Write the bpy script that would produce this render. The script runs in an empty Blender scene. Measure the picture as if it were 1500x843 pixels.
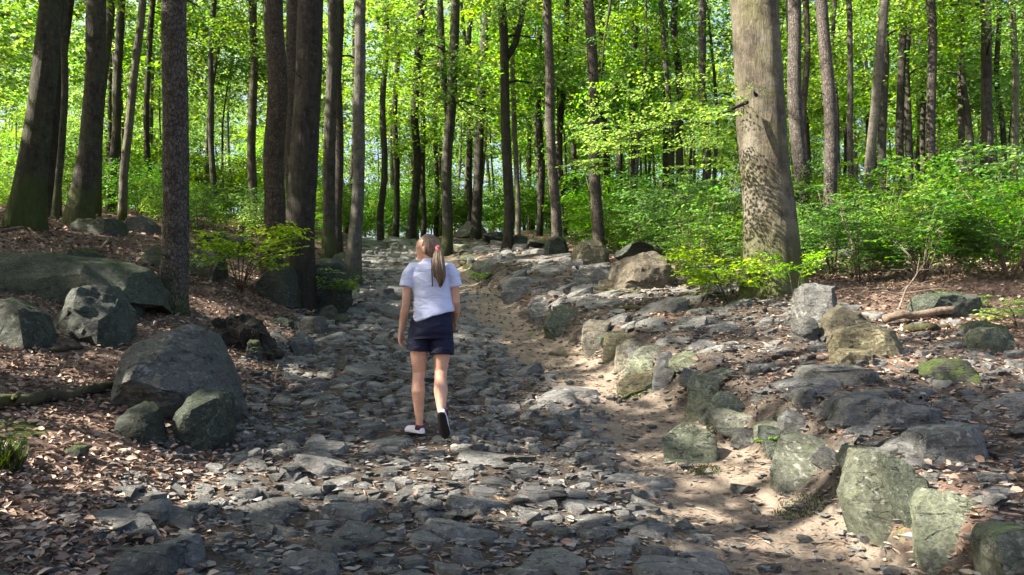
import bpy, bmesh, math, random
import numpy as np
from mathutils import Vector, Matrix
R = math.radians
random.seed(7)
rng = np.random.default_rng(11)
scene = bpy.context.scene
COL = scene.collection

# ------------------------------------------------------------------ camera
FPX, CX, CY = 1167.0, 750.0, 421.5          # focal length and centre of the photograph (1500 x 843)
PITCH = R(3.9)
CAMZ = 1.6
cp, sp = math.cos(PITCH), math.sin(PITCH)
cam = bpy.data.cameras.new('camera'); camo = bpy.data.objects.new('camera', cam); COL.objects.link(camo)
cam.sensor_width = 36.0; cam.lens = 36.0*FPX/1500.0; cam.clip_end = 3000; cam.clip_start = 0.05
camo.location = (0, 0, CAMZ); camo.rotation_euler = (math.pi/2+PITCH, 0, 0)
scene.camera = camo

SUN_EL, SUN_AZ = R(41), math.atan2(-0.24, -0.92)      # azimuth of the direction towards the sun
SUN = np.array([math.cos(SUN_EL)*math.cos(SUN_AZ), math.cos(SUN_EL)*math.sin(SUN_AZ), math.sin(SUN_EL)])

# ------------------------------------------------------------------ numpy noise
def _h(ix, iy, iz, s):
    n = (ix*73856093) ^ (iy*19349663) ^ (iz*83492791) ^ (s*2654435)
    n = (n ^ (n >> 13))*1274126177 & 0x7fffffff
    n = (n ^ (n >> 16))*668265263 & 0x7fffffff
    return ((n ^ (n >> 15)) & 0xffffff)/float(0xffffff)
def vnoise(p, s=0):
    p = np.asarray(p, float)
    i = np.floor(p).astype(np.int64); f = p-i; f = f*f*(3-2*f)
    x, y, z = i[:, 0], i[:, 1], i[:, 2]; fx, fy, fz = f[:, 0], f[:, 1], f[:, 2]
    def L(a, b, t): return a+(b-a)*t
    c = [[[_h(x+a, y+b, z+d, s) for d in (0, 1)] for b in (0, 1)] for a in (0, 1)]
    return L(L(L(c[0][0][0], c[1][0][0], fx), L(c[0][1][0], c[1][1][0], fx), fy),
             L(L(c[0][0][1], c[1][0][1], fx), L(c[0][1][1], c[1][1][1], fx), fy), fz)*2-1
def fbm(p, s=0, o=4, g=.5):
    p = np.asarray(p, float); a = 1; t = 0; k = 0
    for i in range(o):
        t = t+a*vnoise(p*2**i+i*7.3, s+i); k += a; a *= g
    return t/k
def sst(a, b, x):
    t = np.clip((x-a)/(b-a), 0, 1); return t*t*(3-2*t)

# ------------------------------------------------------------------ terrain
_py = np.array([-60, -5, 0, 3.8, 6.4, 8.8, 11, 15, 20.6, 34, 38, 60, 120, 400.])
_pz = np.array([-1, -.1, .1, .483, .79, 1.18, 1.58, 2.33, 3.36, 6.0, 6.6, 9.0, 14, 30.])
_yy = np.linspace(-60, 400, 4601); _zz = np.interp(_yy, _py, _pz)
_k = np.hanning(41); _k /= _k.sum(); _zz = np.convolve(np.pad(_zz, 20, 'edge'), _k, 'valid')
def P(y): return np.interp(y, _yy, _zz)
def XL(y): return np.interp(y, [-50, 0, 3.8, 6.4, 11, 20.6, 33, 60, 300], [-1.6, -1.6, -1.9, -2.25, -3.0, -4.1, -6.2, -12, -60])
def XR(y): return np.interp(y, [-50, 0, 4, 6.4, 8.8, 11.5, 15, 20, 33, 60, 300], [2.1, 2.1, 2.0, 1.93, 1.5, .62, .05, -.9, -2.9, -8, -50])
def Hs(x, y):
    x = np.asarray(x, float); y = np.asarray(y, float)
    z = P(y)
    off = np.maximum(0, XL(y)-x)
    k = np.interp(y, [-10, 2, 5, 8, 11, 26, 40], [.35, .4, .6, .9, 1, .9, .55])
    z = z+1.9*(1-np.exp(-.27*off))*k
    o = x-XR(y)
    th = np.interp(y, [0, 11, 16, 25, 40], [.31, .34, .28, .2, .12])
    z = z+th*sst(-.12, .38, o)+np.clip(o-.35, 0, 6)*np.interp(y, [0, 7, 9, 11, 16, 40], [.03, .05, .07, .1, .09, .05])
    z = z-.07*sst(-1.25, -.75, o)*(1-sst(-.35, .0, o))
    w = np.clip((x-XL(y))/(XR(y)-XL(y)), 0, 1)
    z = z-.05*np.sin(np.pi*w)
    return z
def H(x, y):
    x = np.atleast_1d(np.asarray(x, float)); y = np.atleast_1d(np.asarray(y, float))
    p = np.stack([x, y, x*0], 1)
    inpath = sst(-.2, .3, x-XL(y))*(1-sst(-1.1, -.6, x-XR(y)))
    o = x-XR(y)
    terr = sst(-.3, .1, o)*(1-sst(3.2, 4.6, o))
    rough = .10*fbm(p*.45, 3, 3)+.035*fbm(p*1.7, 5, 3)+(.012+.022*inpath+.03*terr)*fbm(p*np.array([4.5, 7, 1]), 9, 3)
    near = np.hypot(x+.64, y-6.4)
    rough = rough*(.35+.65*sst(.25, 1.0, near))
    return Hs(x, y)+rough
def H1(x, y): return float(H(x, y)[0])

def ray(px, py):
    a = (px-CX)/FPX; b = (CY-py)/FPX
    return np.array([a, cp-b*sp, sp+b*cp])
def ground_at(px, py, smin=2.2, smax=90):
    d = ray(px, py); t = np.linspace(smin, smax, 6000)
    q = d[None]*t[:, None]; q[:, 2] += CAMZ
    below = q[:, 2] < H(q[:, 0], q[:, 1])
    i = int(np.argmax(below)) if below.any() else len(t)-1
    return q[i]
def on_plane(px, py, y):
    d = ray(px, py); t = y/d[1]
    return np.array([d[0]*t, y, CAMZ+d[2]*t])
def base_on(px, y):
    z = P(y)
    for _ in range(6):
        dep = y*cp+(z-CAMZ)*sp; x = (px-CX)/FPX*dep; z = H1(x, y)
    return np.array([x, y, z]), dep
def depth_of(p): return p[1]*cp+(p[2]-CAMZ)*sp

# ------------------------------------------------------------------ object helpers
def tag(o, label=None, cat=None, group=None, kind=None):
    if label: o['label'] = label
    if cat: o['category'] = cat
    if group: o['group'] = group
    if kind: o['kind'] = kind
    return o
def link(o, parent=None):
    COL.objects.link(o)
    if parent: o.parent = parent
    return o
def empty(name, loc=(0, 0, 0), rz=0, scale=1):
    o = bpy.data.objects.new(name, None); o.location = [float(v) for v in loc]; o.rotation_euler = (0, 0, rz)
    o.scale = (scale,)*3; o.empty_display_size = .1
    return link(o)
def mesh_np(name, V, F, mat, smooth=True, mats=None, fm=None):
    """V (n,3); F a list of (m,k) index arrays"""
    V = np.asarray(V, np.float32)
    if isinstance(F, np.ndarray): F = [F]
    me = bpy.data.meshes.new(name)
    me.vertices.add(len(V)); me.vertices.foreach_set('co', V.ravel())
    nl = sum(f.size for f in F); npoly = sum(len(f) for f in F)
    me.loops.add(nl); me.polygons.add(npoly)
    me.loops.foreach_set('vertex_index', np.concatenate([f.ravel() for f in F]).astype(np.int32))
    tot = np.concatenate([np.full(len(f), f.shape[1]) for f in F]); st = np.concatenate([[0], np.cumsum(tot)[:-1]])
    me.polygons.foreach_set('loop_start', st.astype(np.int32)); me.polygons.foreach_set('loop_total', tot.astype(np.int32))
    me.update(calc_edges=True); me.validate()
    me.polygons.foreach_set('use_smooth', np.full(len(me.polygons), bool(smooth)))
    for m in (mats or [mat]): me.materials.append(m)
    if fm is not None and len(fm) == len(me.polygons): me.polygons.foreach_set('material_index', np.asarray(fm, np.int32))
    return me
def mobj(name, me, parent=None, loc=None):
    o = bpy.data.objects.new(name, me)
    if loc is not None: o.location = [float(v) for v in loc]
    return link(o, parent)
class MB:
    def __init__(s): s.V = []; s.F = {}; s.n = 0
    def add(s, V, F):
        V = np.asarray(V, float); s.V.append(V)
        for f in (F if isinstance(F, list) else [F]):
            f = np.asarray(f)
            if f.size: s.F.setdefault(f.shape[1], []).append(f+s.n)
        s.n += len(V)
    def mesh(s, name, mat, smooth=True):
        return mesh_np(name, np.concatenate(s.V), [np.concatenate(v) for v in s.F.values()], mat, smooth)
def tube(path, rad, sides=8, cap=True, namp=0, seed=0, flute=None):
    """tapered tube along points"""
    path = np.asarray(path, float); rad = np.asarray(rad, float); n = len(path)
    T = np.gradient(path, axis=0); T /= np.linalg.norm(T, axis=1)[:, None]+1e-9
    ref = np.array([1., 0, 0]) if abs(T[0][0]) < .8 else np.array([0, 1., 0])
    U = ref[None]-T*(T@ref)[:, None]; U /= np.linalg.norm(U, axis=1)[:, None]
    W = np.cross(T, U)
    a = np.linspace(0, 2*np.pi, sides, endpoint=False)
    rr = np.repeat(rad[:, None], sides, 1)
    if flute is not None: rr = rr*flute(np.arange(n)[:, None], a[None])
    V = path[:, None]+rr[..., None]*(np.cos(a)[None, :, None]*U[:, None]+np.sin(a)[None, :, None]*W[:, None])
    if namp:
        q = V.reshape(-1, 3); m = fbm(q*np.array([5, 5, 1.6]), seed, 4)
        V = V+(V-path[:, None])*(m.reshape(n, sides)*namp)[..., None]
    V = V.reshape(-1, 3)
    i = np.arange(n-1)[:, None]*sides; j = np.arange(sides)[None]; k = (j+1) % sides
    F = [np.stack([i+j, i+k, i+sides+k, i+sides+j], -1).reshape(-1, 4)]
    if cap:
        V = np.concatenate([V, path[:1], path[-1:]]); c0 = n*sides; c1 = c0+1; j = j[0]; k = k[0]
        F.append(np.concatenate([np.stack([k, j, np.full(sides, c0)], 1), np.stack([j+(n-1)*sides, k+(n-1)*sides, np.full(sides, c1)], 1)]))
    return V, F

# ------------------------------------------------------------------ materials
def new_mat(name):
    m = bpy.data.materials.new(name); m.use_nodes = True
    nt = m.node_tree; nt.nodes.clear()
    return m, nt
class NT:
    def __init__(s, name): s.m, s.t = new_mat(name)
    def n(s, typ, **kw):
        nd = s.t.nodes.new(typ)
        for k, v in kw.items():
            if k.startswith('i_'): nd.inputs[int(k[2:])].default_value = v
            else: setattr(nd, k, v)
        return nd
    def l(s, a, b): s.t.links.new(a, b)
    def noise(s, vec, scale, detail=5, rough=.6, dist=0):
        nd = s.n('ShaderNodeTexNoise'); nd.inputs['Scale'].default_value = scale; nd.inputs['Detail'].default_value = detail
        nd.inputs['Roughness'].default_value = rough; nd.inputs['Distortion'].default_value = dist
        if vec is not None: s.l(vec, nd.inputs['Vector'])
        return nd.outputs['Fac']
    def ramp(s, fac, stops):
        nd = s.n('ShaderNodeValToRGB'); cr = nd.color_ramp
        while len(cr.elements) < len(stops): cr.elements.new(.5)
        for e, (p, c) in zip(cr.elements, stops):
            e.position = p; e.color = (c if len(c) == 4 else (*c, 1)) if hasattr(c, '__len__') else (c, c, c, 1)
        s.l(fac, nd.inputs['Fac']); return nd.outputs['Color']
    def mix(s, fac, a, b, mode='MIX'):
        nd = s.n('ShaderNodeMix', data_type='RGBA', blend_type=mode)
        for sock, v in ((nd.inputs['Factor'], fac), (nd.inputs[6], a), (nd.inputs[7], b)):
            if hasattr(v, 'is_linked'): s.l(v, sock)
            elif hasattr(v, '__len__'): sock.default_value = (*v, 1) if len(v) == 3 else v
            else: sock.default_value = v
        return nd.outputs[2]
    def math(s, op, a, b=0.0, c=None, clamp=False):
        nd = s.n('ShaderNodeMath', operation=op, use_clamp=clamp)
        for k, v in enumerate((a, b) if c is None else (a, b, c)):
            if hasattr(v, 'is_linked'): s.l(v, nd.inputs[k])
            else: nd.inputs[k].default_value = v
        return nd.outputs[0]
    def coords(s, which='Object', scale=None, rot=None):
        o = s.n('ShaderNodeTexCoord').outputs[which] if which != 'World' else s.n('ShaderNodeNewGeometry').outputs['Position']
        if scale is not None or rot is not None:
            mp = s.n('ShaderNodeMapping'); s.l(o, mp.inputs[0])
            if scale is not None: mp.inputs['Scale'].default_value = scale
            if rot is not None: mp.inputs['Rotation'].default_value = rot
            o = mp.outputs[0]
        return o
    def bump(s, h, strength=.5, dist=.02, prev=None):
        b = s.n('ShaderNodeBump'); b.inputs['Strength'].default_value = strength; b.inputs['Distance'].default_value = dist
        s.l(h, b.inputs['Height'])
        if prev is not None: s.l(prev, b.inputs['Normal'])
        return b.outputs[0]
    def out(s, color, rough=.8, normal=None, spec=.3, sheen=0, sss=None):
        b = s.n('ShaderNodeBsdfPrincipled')
        for nm, v in (('Base Color', color), ('Roughness', rough), ('Specular IOR Level', spec)):
            if hasattr(v, 'is_linked'): s.l(v, b.inputs[nm])
            elif hasattr(v, '__len__'): b.inputs[nm].default_value = (*v, 1)
            else: b.inputs[nm].default_value = v
        if normal is not None: s.l(normal, b.inputs['Normal'])
        if sheen: b.inputs['Sheen Weight'].default_value = sheen
        if sss: b.inputs['Subsurface Weight'].default_value = sss; b.inputs['Subsurface Radius'].default_value = (.02, .008, .004); b.inputs['Subsurface Scale'].default_value = .4
        o = s.n('ShaderNodeOutputMaterial'); s.l(b.outputs[0], o.inputs[0]); s.bsdf = b
        return s.m
def hsv_jit(g, col, rnd, dv=.4, dh=.03, ds=.25):
    nd = g.n('ShaderNodeHueSaturation'); g.l(col, nd.inputs['Color'])
    g.l(g.math('MULTIPLY_ADD', rnd, dv*2, 1-dv), nd.inputs['Value'])
    r2 = g.math('FRACT', g.math('MULTIPLY', rnd, 17.31)); g.l(g.math('MULTIPLY_ADD', r2, dh*2, .5-dh), nd.inputs['Hue'])
    r3 = g.math('FRACT', g.math('MULTIPLY', rnd, 41.7)); g.l(g.math('MULTIPLY_ADD', r3, ds*2, 1-ds), nd.inputs['Saturation'])
    return nd.outputs[0]

def rock_material(name, c0, c1, streak=(.34, .36, .35), moss=0.0, streak_amt=.5, mosscol=(.05, .075, .015), dirty=1.0):
    g = NT(name); v = g.coords('Object')
    rnd = g.n('ShaderNodeObjectInfo').outputs['Random']
    off = g.n('ShaderNodeVectorMath', operation='ADD'); g.l(v, off.inputs[0])
    cmb = g.n('ShaderNodeCombineXYZ'); g.l(g.math('MULTIPLY', rnd, 50), cmb.inputs[0]); g.l(g.math('MULTIPLY', rnd, 23), cmb.inputs[1]); g.l(cmb.outputs[0], off.inputs[1]); v = off.outputs[0]
    big = g.noise(v, 2.2, 6, .65); fine = g.noise(v, 38, 6, .75)
    mp = g.n('ShaderNodeMapping'); g.l(v, mp.inputs[0]); mp.inputs['Scale'].default_value = (4, 9, 22); mp.inputs['Rotation'].default_value = (.4, .25, .3)
    lay = g.noise(mp.outputs[0], 1.2, 7, .7, .6)
    col = g.mix(g.ramp(big, [(.3, 0), (.7, 1)]), c0, c1)
    col = g.mix(g.math('MULTIPLY', g.ramp(lay, [(.5, 0), (.72, 1)]), streak_amt), col, streak)
    mid = g.noise(v, 13, 6, .7, .4)
    col = g.mix(g.ramp(mid, [(.36, .62*dirty), (.54, 0)]), col, [c*.45 for c in c0])
    col = g.mix(g.ramp(fine, [(.34, .75*dirty), (.56, 0)]), col, [c*.35 for c in c0])
    crack = g.math('ABSOLUTE', g.math('SUBTRACT', g.noise(mp.outputs[0], .55, 3, .55, .8), .5))
    crk = g.ramp(crack, [(.0, 1), (.012, 0)])
    col = g.mix(g.math('MULTIPLY', crk, .8), col, (.012, .012, .011))
    lich = g.noise(v, 21, 5, .65); patch = g.noise(v, 3.1, 3, .5)
    lf = g.math('MULTIPLY', g.ramp(lich, [(.56, 0), (.62, 1)]), g.ramp(patch, [(.45, 0), (.62, 1)]))
    col = g.mix(g.math('MULTIPLY', lf, .6), col, [min(.5, c*1.9+.04) for c in c1])
    col = g.mix(g.math('MULTIPLY', g.ramp(g.noise(v, 75, 2, .5), [(.66, 0), (.7, 1)]), .5), col, (.42, .43, .40))
    col = hsv_jit(g, col, rnd, .25, .02, .3)
    if moss:
        nz = g.n('ShaderNodeSeparateXYZ'); g.l(g.n('ShaderNodeNewGeometry').outputs['Normal'], nz.inputs[0])
        mf = g.math('ADD', g.math('MULTIPLY', nz.outputs[2], .5), g.noise(v, 3.5, 5, .7))
        mf = g.ramp(g.math('MULTIPLY', mf, .7), [(.78-.42*moss, 0), (.9-.42*moss, 1)])
        mc = g.mix(g.noise(v, 55, 3, .8), mosscol, [c*2.3 for c in mosscol])
        col = g.mix(g.math('MULTIPLY', mf, min(1, .5+moss*.5)), col, mc)
    nb = g.bump(mid, .9, .07); nb = g.bump(lay, .9, .06, nb); nb = g.bump(fine, .9, .03, nb); nb = g.bump(g.math('SUBTRACT', 1.0, crk), .8, .02, nb)
    return g.out(col, g.ramp(fine, [(.2, .55), (.8, .9)]), nb, .35)

M = {}
M['rock'] = rock_material('grey_rock', (.07, .073, .07), (.20, .20, .188), dirty=.6)
M['cobble'] = rock_material('cobble_rock', (.105, .107, .104), (.265, .262, .25), (.40, .395, .38), moss=.06, streak_amt=.4, dirty=.5)
M['dark_rock'] = rock_material('dark_mossy_rock', (.036, .045, .036), (.10, .118, .088), (.22, .26, .21), dirty=.7, moss=.4, streak_amt=.35, mosscol=(.022, .035, .010))
M['green_rock'] = rock_material('lichen_rock', (.13, .15, .10), (.29, .31, .22), (.36, .38, .32), moss=.35, streak_amt=.4, mosscol=(.09, .12, .04))
M['tan_rock'] = rock_material('tan_rock', (.13, .115, .075), (.27, .235, .16), (.42, .38, .28), moss=.25, streak_amt=.4, mosscol=(.08, .09, .03))
M['moss_rock'] = rock_material('mossy_rock', (.05, .055, .05), (.13, .14, .12), moss=.85, mosscol=(.035, .052, .010))
M['root'] = rock_material('rotten_root', (.018, .013, .009), (.05, .035, .022), (.09, .07, .05), moss=.3, streak_amt=.3, mosscol=(.04, .07, .012))

def bark_material(name, c0, c1, algae=(.07, .08, .035), algae_amt=.4, zs=.25, plates=0, moss_h=1.0, pale=None):
    g = NT(name); v = g.coords('Object')
    rnd = g.n('ShaderNodeObjectInfo').outputs['Random']
    ad = g.n('ShaderNodeVectorMath', operation='ADD'); g.l(v, ad.inputs[0]); cmb = g.n('ShaderNodeCombineXYZ'); g.l(g.math('MULTIPLY', rnd, 60), cmb.inputs[2]); g.l(cmb.outputs[0], ad.inputs[1]); v2 = ad.outputs[0]
    mp = g.n('ShaderNodeMapping'); g.l(v2, mp.inputs[0]); mp.inputs['Scale'].default_value = (1, 1, zs)
    a = g.noise(mp.outputs[0], 16, 6, .7, .3); b = g.noise(v2, 1.7, 5, .6); f = g.noise(v2, 60, 4, .7)
    mh = g.n('ShaderNodeMapping'); g.l(v2, mh.inputs[0]); mh.inputs['Scale'].default_value = (1, 1, 5)
    ring = g.noise(mh.outputs[0], 3.2, 4, .6)
    col = g.mix(g.ramp(a, [(.3, 0), (.68, 1)]), c0, c1)
    col = g.mix(g.ramp(g.noise(v2, 5.5, 6, .75, .5), [(.36, .75), (.52, 0)]), col, [c*.5 for c in c0])
    col = g.mix(g.math('MULTIPLY', g.ramp(g.noise(v2, 11, 5, .7), [(.58, 0), (.66, 1)]), .5), col, [min(.4, c*1.5+.02) for c in c1])
    if pale: col = g.mix(g.math('MULTIPLY', g.ramp(b, [(.5, 0), (.62, 1)]), .55), col, pale)
    col = g.mix(g.math('MULTIPLY', g.ramp(g.noise(v2, 2.6, 4, .65), [(.42, 0), (.65, 1)]), algae_amt), col, algae)
    col = g.mix(g.math('MULTIPLY', g.ramp(ring, [(.56, 0), (.66, 1)]), .35), col, (.022, .018, .014))
    sep = g.n('ShaderNodeSeparateXYZ'); g.l(v, sep.inputs[0])
    low = g.math('SUBTRACT', moss_h, sep.outputs[2]); low = g.math('ADD', g.math('MULTIPLY', low, .8), g.math('MULTIPLY', b, 1.2))
    col = g.mix(g.math('MULTIPLY', g.ramp(low, [(.62, 0), (1.0, 1)]), .6), col, g.mix(f, (.03, .045, .008), (.09, .115, .02)))
    col = hsv_jit(g, col, rnd, .25, .015, .25)
    if plates:
        vo = g.n('ShaderNodeTexVoronoi'); vo.feature = 'DISTANCE_TO_EDGE'; vo.inputs['Scale'].default_value = plates
        m3 = g.n('ShaderNodeMapping'); g.l(v2, m3.inputs[0]); m3.inputs['Scale'].default_value = (1, 1, .55)
        md = g.n('ShaderNodeVectorMath', operation='ADD'); g.l(m3.outputs[0], md.inputs[0])
        nn = g.n('ShaderNodeTexNoise'); nn.inputs['Scale'].default_value = 14; g.l(v2, nn.inputs['Vector'])
        sc = g.n('ShaderNodeVectorMath', operation='SCALE'); g.l(nn.outputs['Color'], sc.inputs[0]); sc.inputs['Scale'].default_value = .06
        g.l(sc.outputs[0], md.inputs[1]); g.l(md.outputs[0], vo.inputs['Vector'])
        cr = g.ramp(vo.outputs['Distance'], [(.0, 0), (.14, 1)])
        col = g.mix(cr, (.025, .02, .016), col)
        nb = g.bump(cr, .8, .012); nb = g.bump(f, .5, .008, nb)
    else:
        nb = g.bump(a, 1.0, .045); nb = g.bump(f, .5, .01, nb); nb = g.bump(ring, .3, .02, nb)
    return g.out(col, .85, nb, .2)
M['beech_bark'] = bark_material('beech_bark', (.04, .035, .028), (.115, .098, .076), (.12, .12, .055), .45, zs=.22, moss_h=.9, pale=(.20, .185, .15))
M['dark_bark'] = bark_material('dark_bark', (.014, .0125, .011), (.056, .048, .040), (.045, .047, .028), .45, zs=.16, moss_h=.25)
M['grey_bark'] = bark_material('grey_bark', (.026, .023, .019), (.085, .075, .062), (.075, .085, .04), .45, zs=.2, moss_h=1.1)
M['pale_bark'] = bark_material('pale_bark', (.06, .054, .045), (.15, .135, .115), (.13, .14, .08), .4, zs=.2, moss_h=.5)
M['spruce_bark'] = bark_material('spruce_bark', (.052, .044, .04), (.14, .12, .11), (.09, .085, .06), .3, zs=.5, plates=26, moss_h=.4)
M['brown_bark'] = bark_material('brown_bark', (.036, .029, .024), (.10, .082, .068), (.08, .07, .04), .3, zs=.4, plates=20, moss_h=.3)
M['twig'] = bark_material('twig_bark', (.10, .075, .05), (.24, .19, .14), algae_amt=.1, moss_h=-9)
M['moss_log'] = bark_material('mossy_log_bark', (.03, .024, .018), (.075, .06, .042), (.06, .08, .018), .8, moss_h=-9)

def leaf_material(name, base, trans, rough=.38, tw=.5, dv=.45, spec=.5):
    g = NT(name)
    ri = g.n('ShaderNodeNewGeometry').outputs['Random Per Island']; ro = g.n('ShaderNodeObjectInfo').outputs['Random']
    rgb = g.n('ShaderNodeRGB'); rgb.outputs[0].default_value = (*base, 1)
    rgt = g.n('ShaderNodeRGB'); rgt.outputs[0].default_value = (*trans, 1)
    c = hsv_jit(g, hsv_jit(g, rgb.outputs[0], ri, dv, .03, .2), ro, .25, .02, .15)
    t = hsv_jit(g, hsv_jit(g, rgt.outputs[0], ri, dv, .025, .2), ro, .28, .018, .15)
    b = g.n('ShaderNodeBsdfPrincipled'); g.l(c, b.inputs['Base Color']); b.inputs['Roughness'].default_value = rough; b.inputs['Specular IOR Level'].default_value = spec
    tr = g.n('ShaderNodeBsdfTranslucent'); g.l(t, tr.inputs['Color'])
    mx = g.n('ShaderNodeMixShader'); mx.inputs[0].default_value = tw; g.l(b.outputs[0], mx.inputs[1]); g.l(tr.outputs[0], mx.inputs[2])
    o = g.n('ShaderNodeOutputMaterial'); g.l(mx.outputs[0], o.inputs[0])
    return g.m
M['leaf'] = leaf_material('beech_leaf', (.058, .122, .02), (.27, .47, .042), tw=.5, dv=.55)
M['leaf_bush'] = leaf_material('bush_leaf', (.045, .11, .018), (.20, .40, .035), tw=.45, dv=.55)
M['leaf_near'] = leaf_material('near_leaf', (.065, .135, .022), (.34, .54, .045), rough=.3, tw=.55)
M['needle'] = leaf_material('spruce_needle', (.02, .035, .012), (.03, .05, .012), tw=.2)
M['grass'] = leaf_material('grass_blade', (.035, .06, .014), (.08, .13, .02), tw=.3)
def litter_mat():
    g = NT('dead_leaf'); ri = g.n('ShaderNodeNewGeometry').outputs['Random Per Island']
    col = g.ramp(ri, [(0, (.08, .052, .04)), (.3, (.19, .128, .1)), (.6, (.28, .2, .155)), (.85, (.37, .28, .22)), (1, (.5, .4, .32))])
    return g.out(col, .75, None, .25)
M['litter'] = litter_mat()
# ------------------------------------------------------------------ rocks
def finish(me, ang=38):
    me.polygons.foreach_set('use_smooth', np.ones(len(me.polygons), bool))
    me.set_sharp_from_angle(angle=R(ang)); return me
def hull_mesh(name, pts, mat, edge=.08, amp=.02, seed=0, strata=.5, freq=4., ang=38, chips=14, chip=.07):
    """angular stone: a hull of the given points, chipped by planes, split into ledges along its layers, roughened"""
    r = np.random.default_rng(seed*7+len(pts))
    bm = bmesh.new()
    for p in pts: bm.verts.new([float(c) for c in p])
    h = bmesh.ops.convex_hull(bm, input=bm.verts)
    junk = list({g for g in h['geom_interior']+h['geom_unused'] if isinstance(g, bmesh.types.BMVert)})
    if junk: bmesh.ops.delete(bm, geom=junk, context='VERTS')
    A = np.array([v.co for v in bm.verts]); c = A.mean(0); size = (A.max(0)-A.min(0)); sm = float(np.sort(size)[1])
    for k in range(chips):
        n = r.normal(size=3); n[2] = abs(n[2])*.8; n /= np.linalg.norm(n)
        d = float((A@n).max())-sm*chip*r.uniform(.3, 1.5)
        bmesh.ops.bisect_plane(bm, geom=list(bm.verts)+list(bm.edges)+list(bm.faces), plane_co=[float(v) for v in n*d], plane_no=[float(v) for v in n], clear_outer=True)
        be = [e for e in bm.edges if len(e.link_faces) == 1]
        if be: bmesh.ops.holes_fill(bm, edges=be, sides=0)
        A = np.array([v.co for v in bm.verts])
        if len(A) < 4: break
    bmesh.ops.triangulate(bm, faces=bm.faces)
    for it in range(7):
        L = [e for e in bm.edges if e.calc_length() > edge*1.4]
        if not L or len(bm.verts) > 9000: break
        bmesh.ops.subdivide_edges(bm, edges=L, cuts=1, use_grid_fill=False)
        bmesh.ops.triangulate(bm, faces=[f for f in bm.faces if len(f.verts) > 3])
    bmesh.ops.remove_doubles(bm, verts=bm.verts, dist=edge*.08)
    bm.normal_update()
    V = np.array([v.co for v in bm.verts]); N = np.array([v.normal for v in bm.verts])
    q = V+seed*3.17
    d = fbm(q*freq, seed, 3)*.35+.9*fbm(q*(.5/edge), seed+2, 2)
    sn = np.array([.35*math.sin(seed*1.3), -.35+.3*math.cos(seed*.7), 1.]); sn /= np.linalg.norm(sn)
    th = max(.018, sm*.11); lay = np.floor((V@sn+.25*th*fbm(q*3, seed, 2)*4)/th+50)
    step = _h(lay.astype(np.int64), np.floor(q[:, 0]/(th*5)+.8*vnoise(q*2, 5)).astype(np.int64), lay.astype(np.int64)*0, seed)-.5
    side = 1-np.abs(N@sn)**2
    V = V+N*(amp*(d+strata*1.5*step*side))[:, None]
    for v, co in zip(bm.verts, V): v.co = co
    me = bpy.data.meshes.new(name); bm.to_mesh(me); bm.free()
    me.materials.append(mat)
    return finish(me, ang)

def boulder(label, outline, base, depth, mat='dark_rock', cat='boulder', name='boulder', ridge=(), amp=.03, edge=.07, lean=0., strata=.6, sink=.12, y=None, chip=None):
    """outline in photograph pixels, set in the plane of its base point, given a real depth"""
    seed = len(bpy.data.objects) % 97
    r = random.Random(seed*13+5)
    b = ground_at(*base) if y is None else base_on(base[0], y)[0]
    d = b[1]
    pts = [on_plane(px, py, d) for px, py in outline]
    c = np.mean(pts, axis=0); allp = []
    zmin = min(p[2] for p in pts); zmax = max(p[2] for p in pts)
    es = cat == 'edge stone'; f0 = r.uniform(.80, .93) if es else r.uniform(.66, .86); f1 = r.uniform(.7, .9); tx, tz = r.uniform(-.25, .25), r.uniform(.1, .5)
    if es: lean += .42; amp *= .7; depth *= .75
    for p in pts:
        q = np.array(p, float); hz = q[2]-zmin
        if hz < .3*(zmax-zmin): q[2] -= sink
        allp.append(q+np.array([0, lean*hz+(.12*depth if es else .04), 0]))
        w = c+(q-c)*f0; w[1] = d-depth*(.12 if es else .24)+tx*(q[0]-c[0])+tz*hz*.6+lean*hz; w[2] = min(w[2], q[2]) if hz < .3*(zmax-zmin) else w[2]
        allp.append(w)
        w = c+(q-c)*f1; w[1] = d+depth*.62+lean*hz; w[2] = q[2]-.06*depth if q[2] > c[2] else q[2]-.2
        allp.append(w)
    for px, py, dy in ridge:
        allp.append(on_plane(px, py, d)+np.array([0, dy, 0]))
    base_p = np.array([c[0], d, zmin])
    me = hull_mesh(name, [p-base_p for p in allp], M[mat], edge*.8, amp, seed, strata, freq=3.2/max(.35, min(1.2, depth)), ang=24, chips=3 if es else 12, chip=chip or (.03 if es else .055))
    o = mobj(name, me, loc=base_p)
    return tag(o, label, cat)

# left bank
boulder('large dark grey boulder with pale cracked crest on the leafy bank left of the path', [(170, 545), (178, 515), (235, 490), (265, 473), (290, 480), (300, 505), (325, 545), (353, 578), (345, 596), (320, 590), (270, 592), (210, 602), (172, 588)], (255, 600), 1.0, 'rock', ridge=[(238, 548, -.62), (190, 592, -.32), (318, 585, -.34), (288, 492, -.04)], amp=.022, edge=.045, strata=1.4, chip=.018)
boulder('low dark pointed stone in front of the large grey boulder', [(155, 622), (205, 586), (230, 605), (240, 632), (220, 645), (170, 637)], (200, 643), .4, amp=.02, edge=.05)
boulder('squat dark green-sided stone leaning at the foot of the large grey boulder', [(255, 600), (290, 570), (333, 575), (337, 625), (320, 640), (275, 649), (256, 632)], (285, 649), .45, amp=.025, edge=.05, ridge=[(292, 600, -.25)])
boulder('tall pyramid shaped mossy boulder on the left bank', [(66, 470), (110, 416), (140, 405), (178, 448), (183, 486), (140, 492), (75, 482)], (125, 492), .8, amp=.035, edge=.06, ridge=[(122, 440, -.3)])
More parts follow.
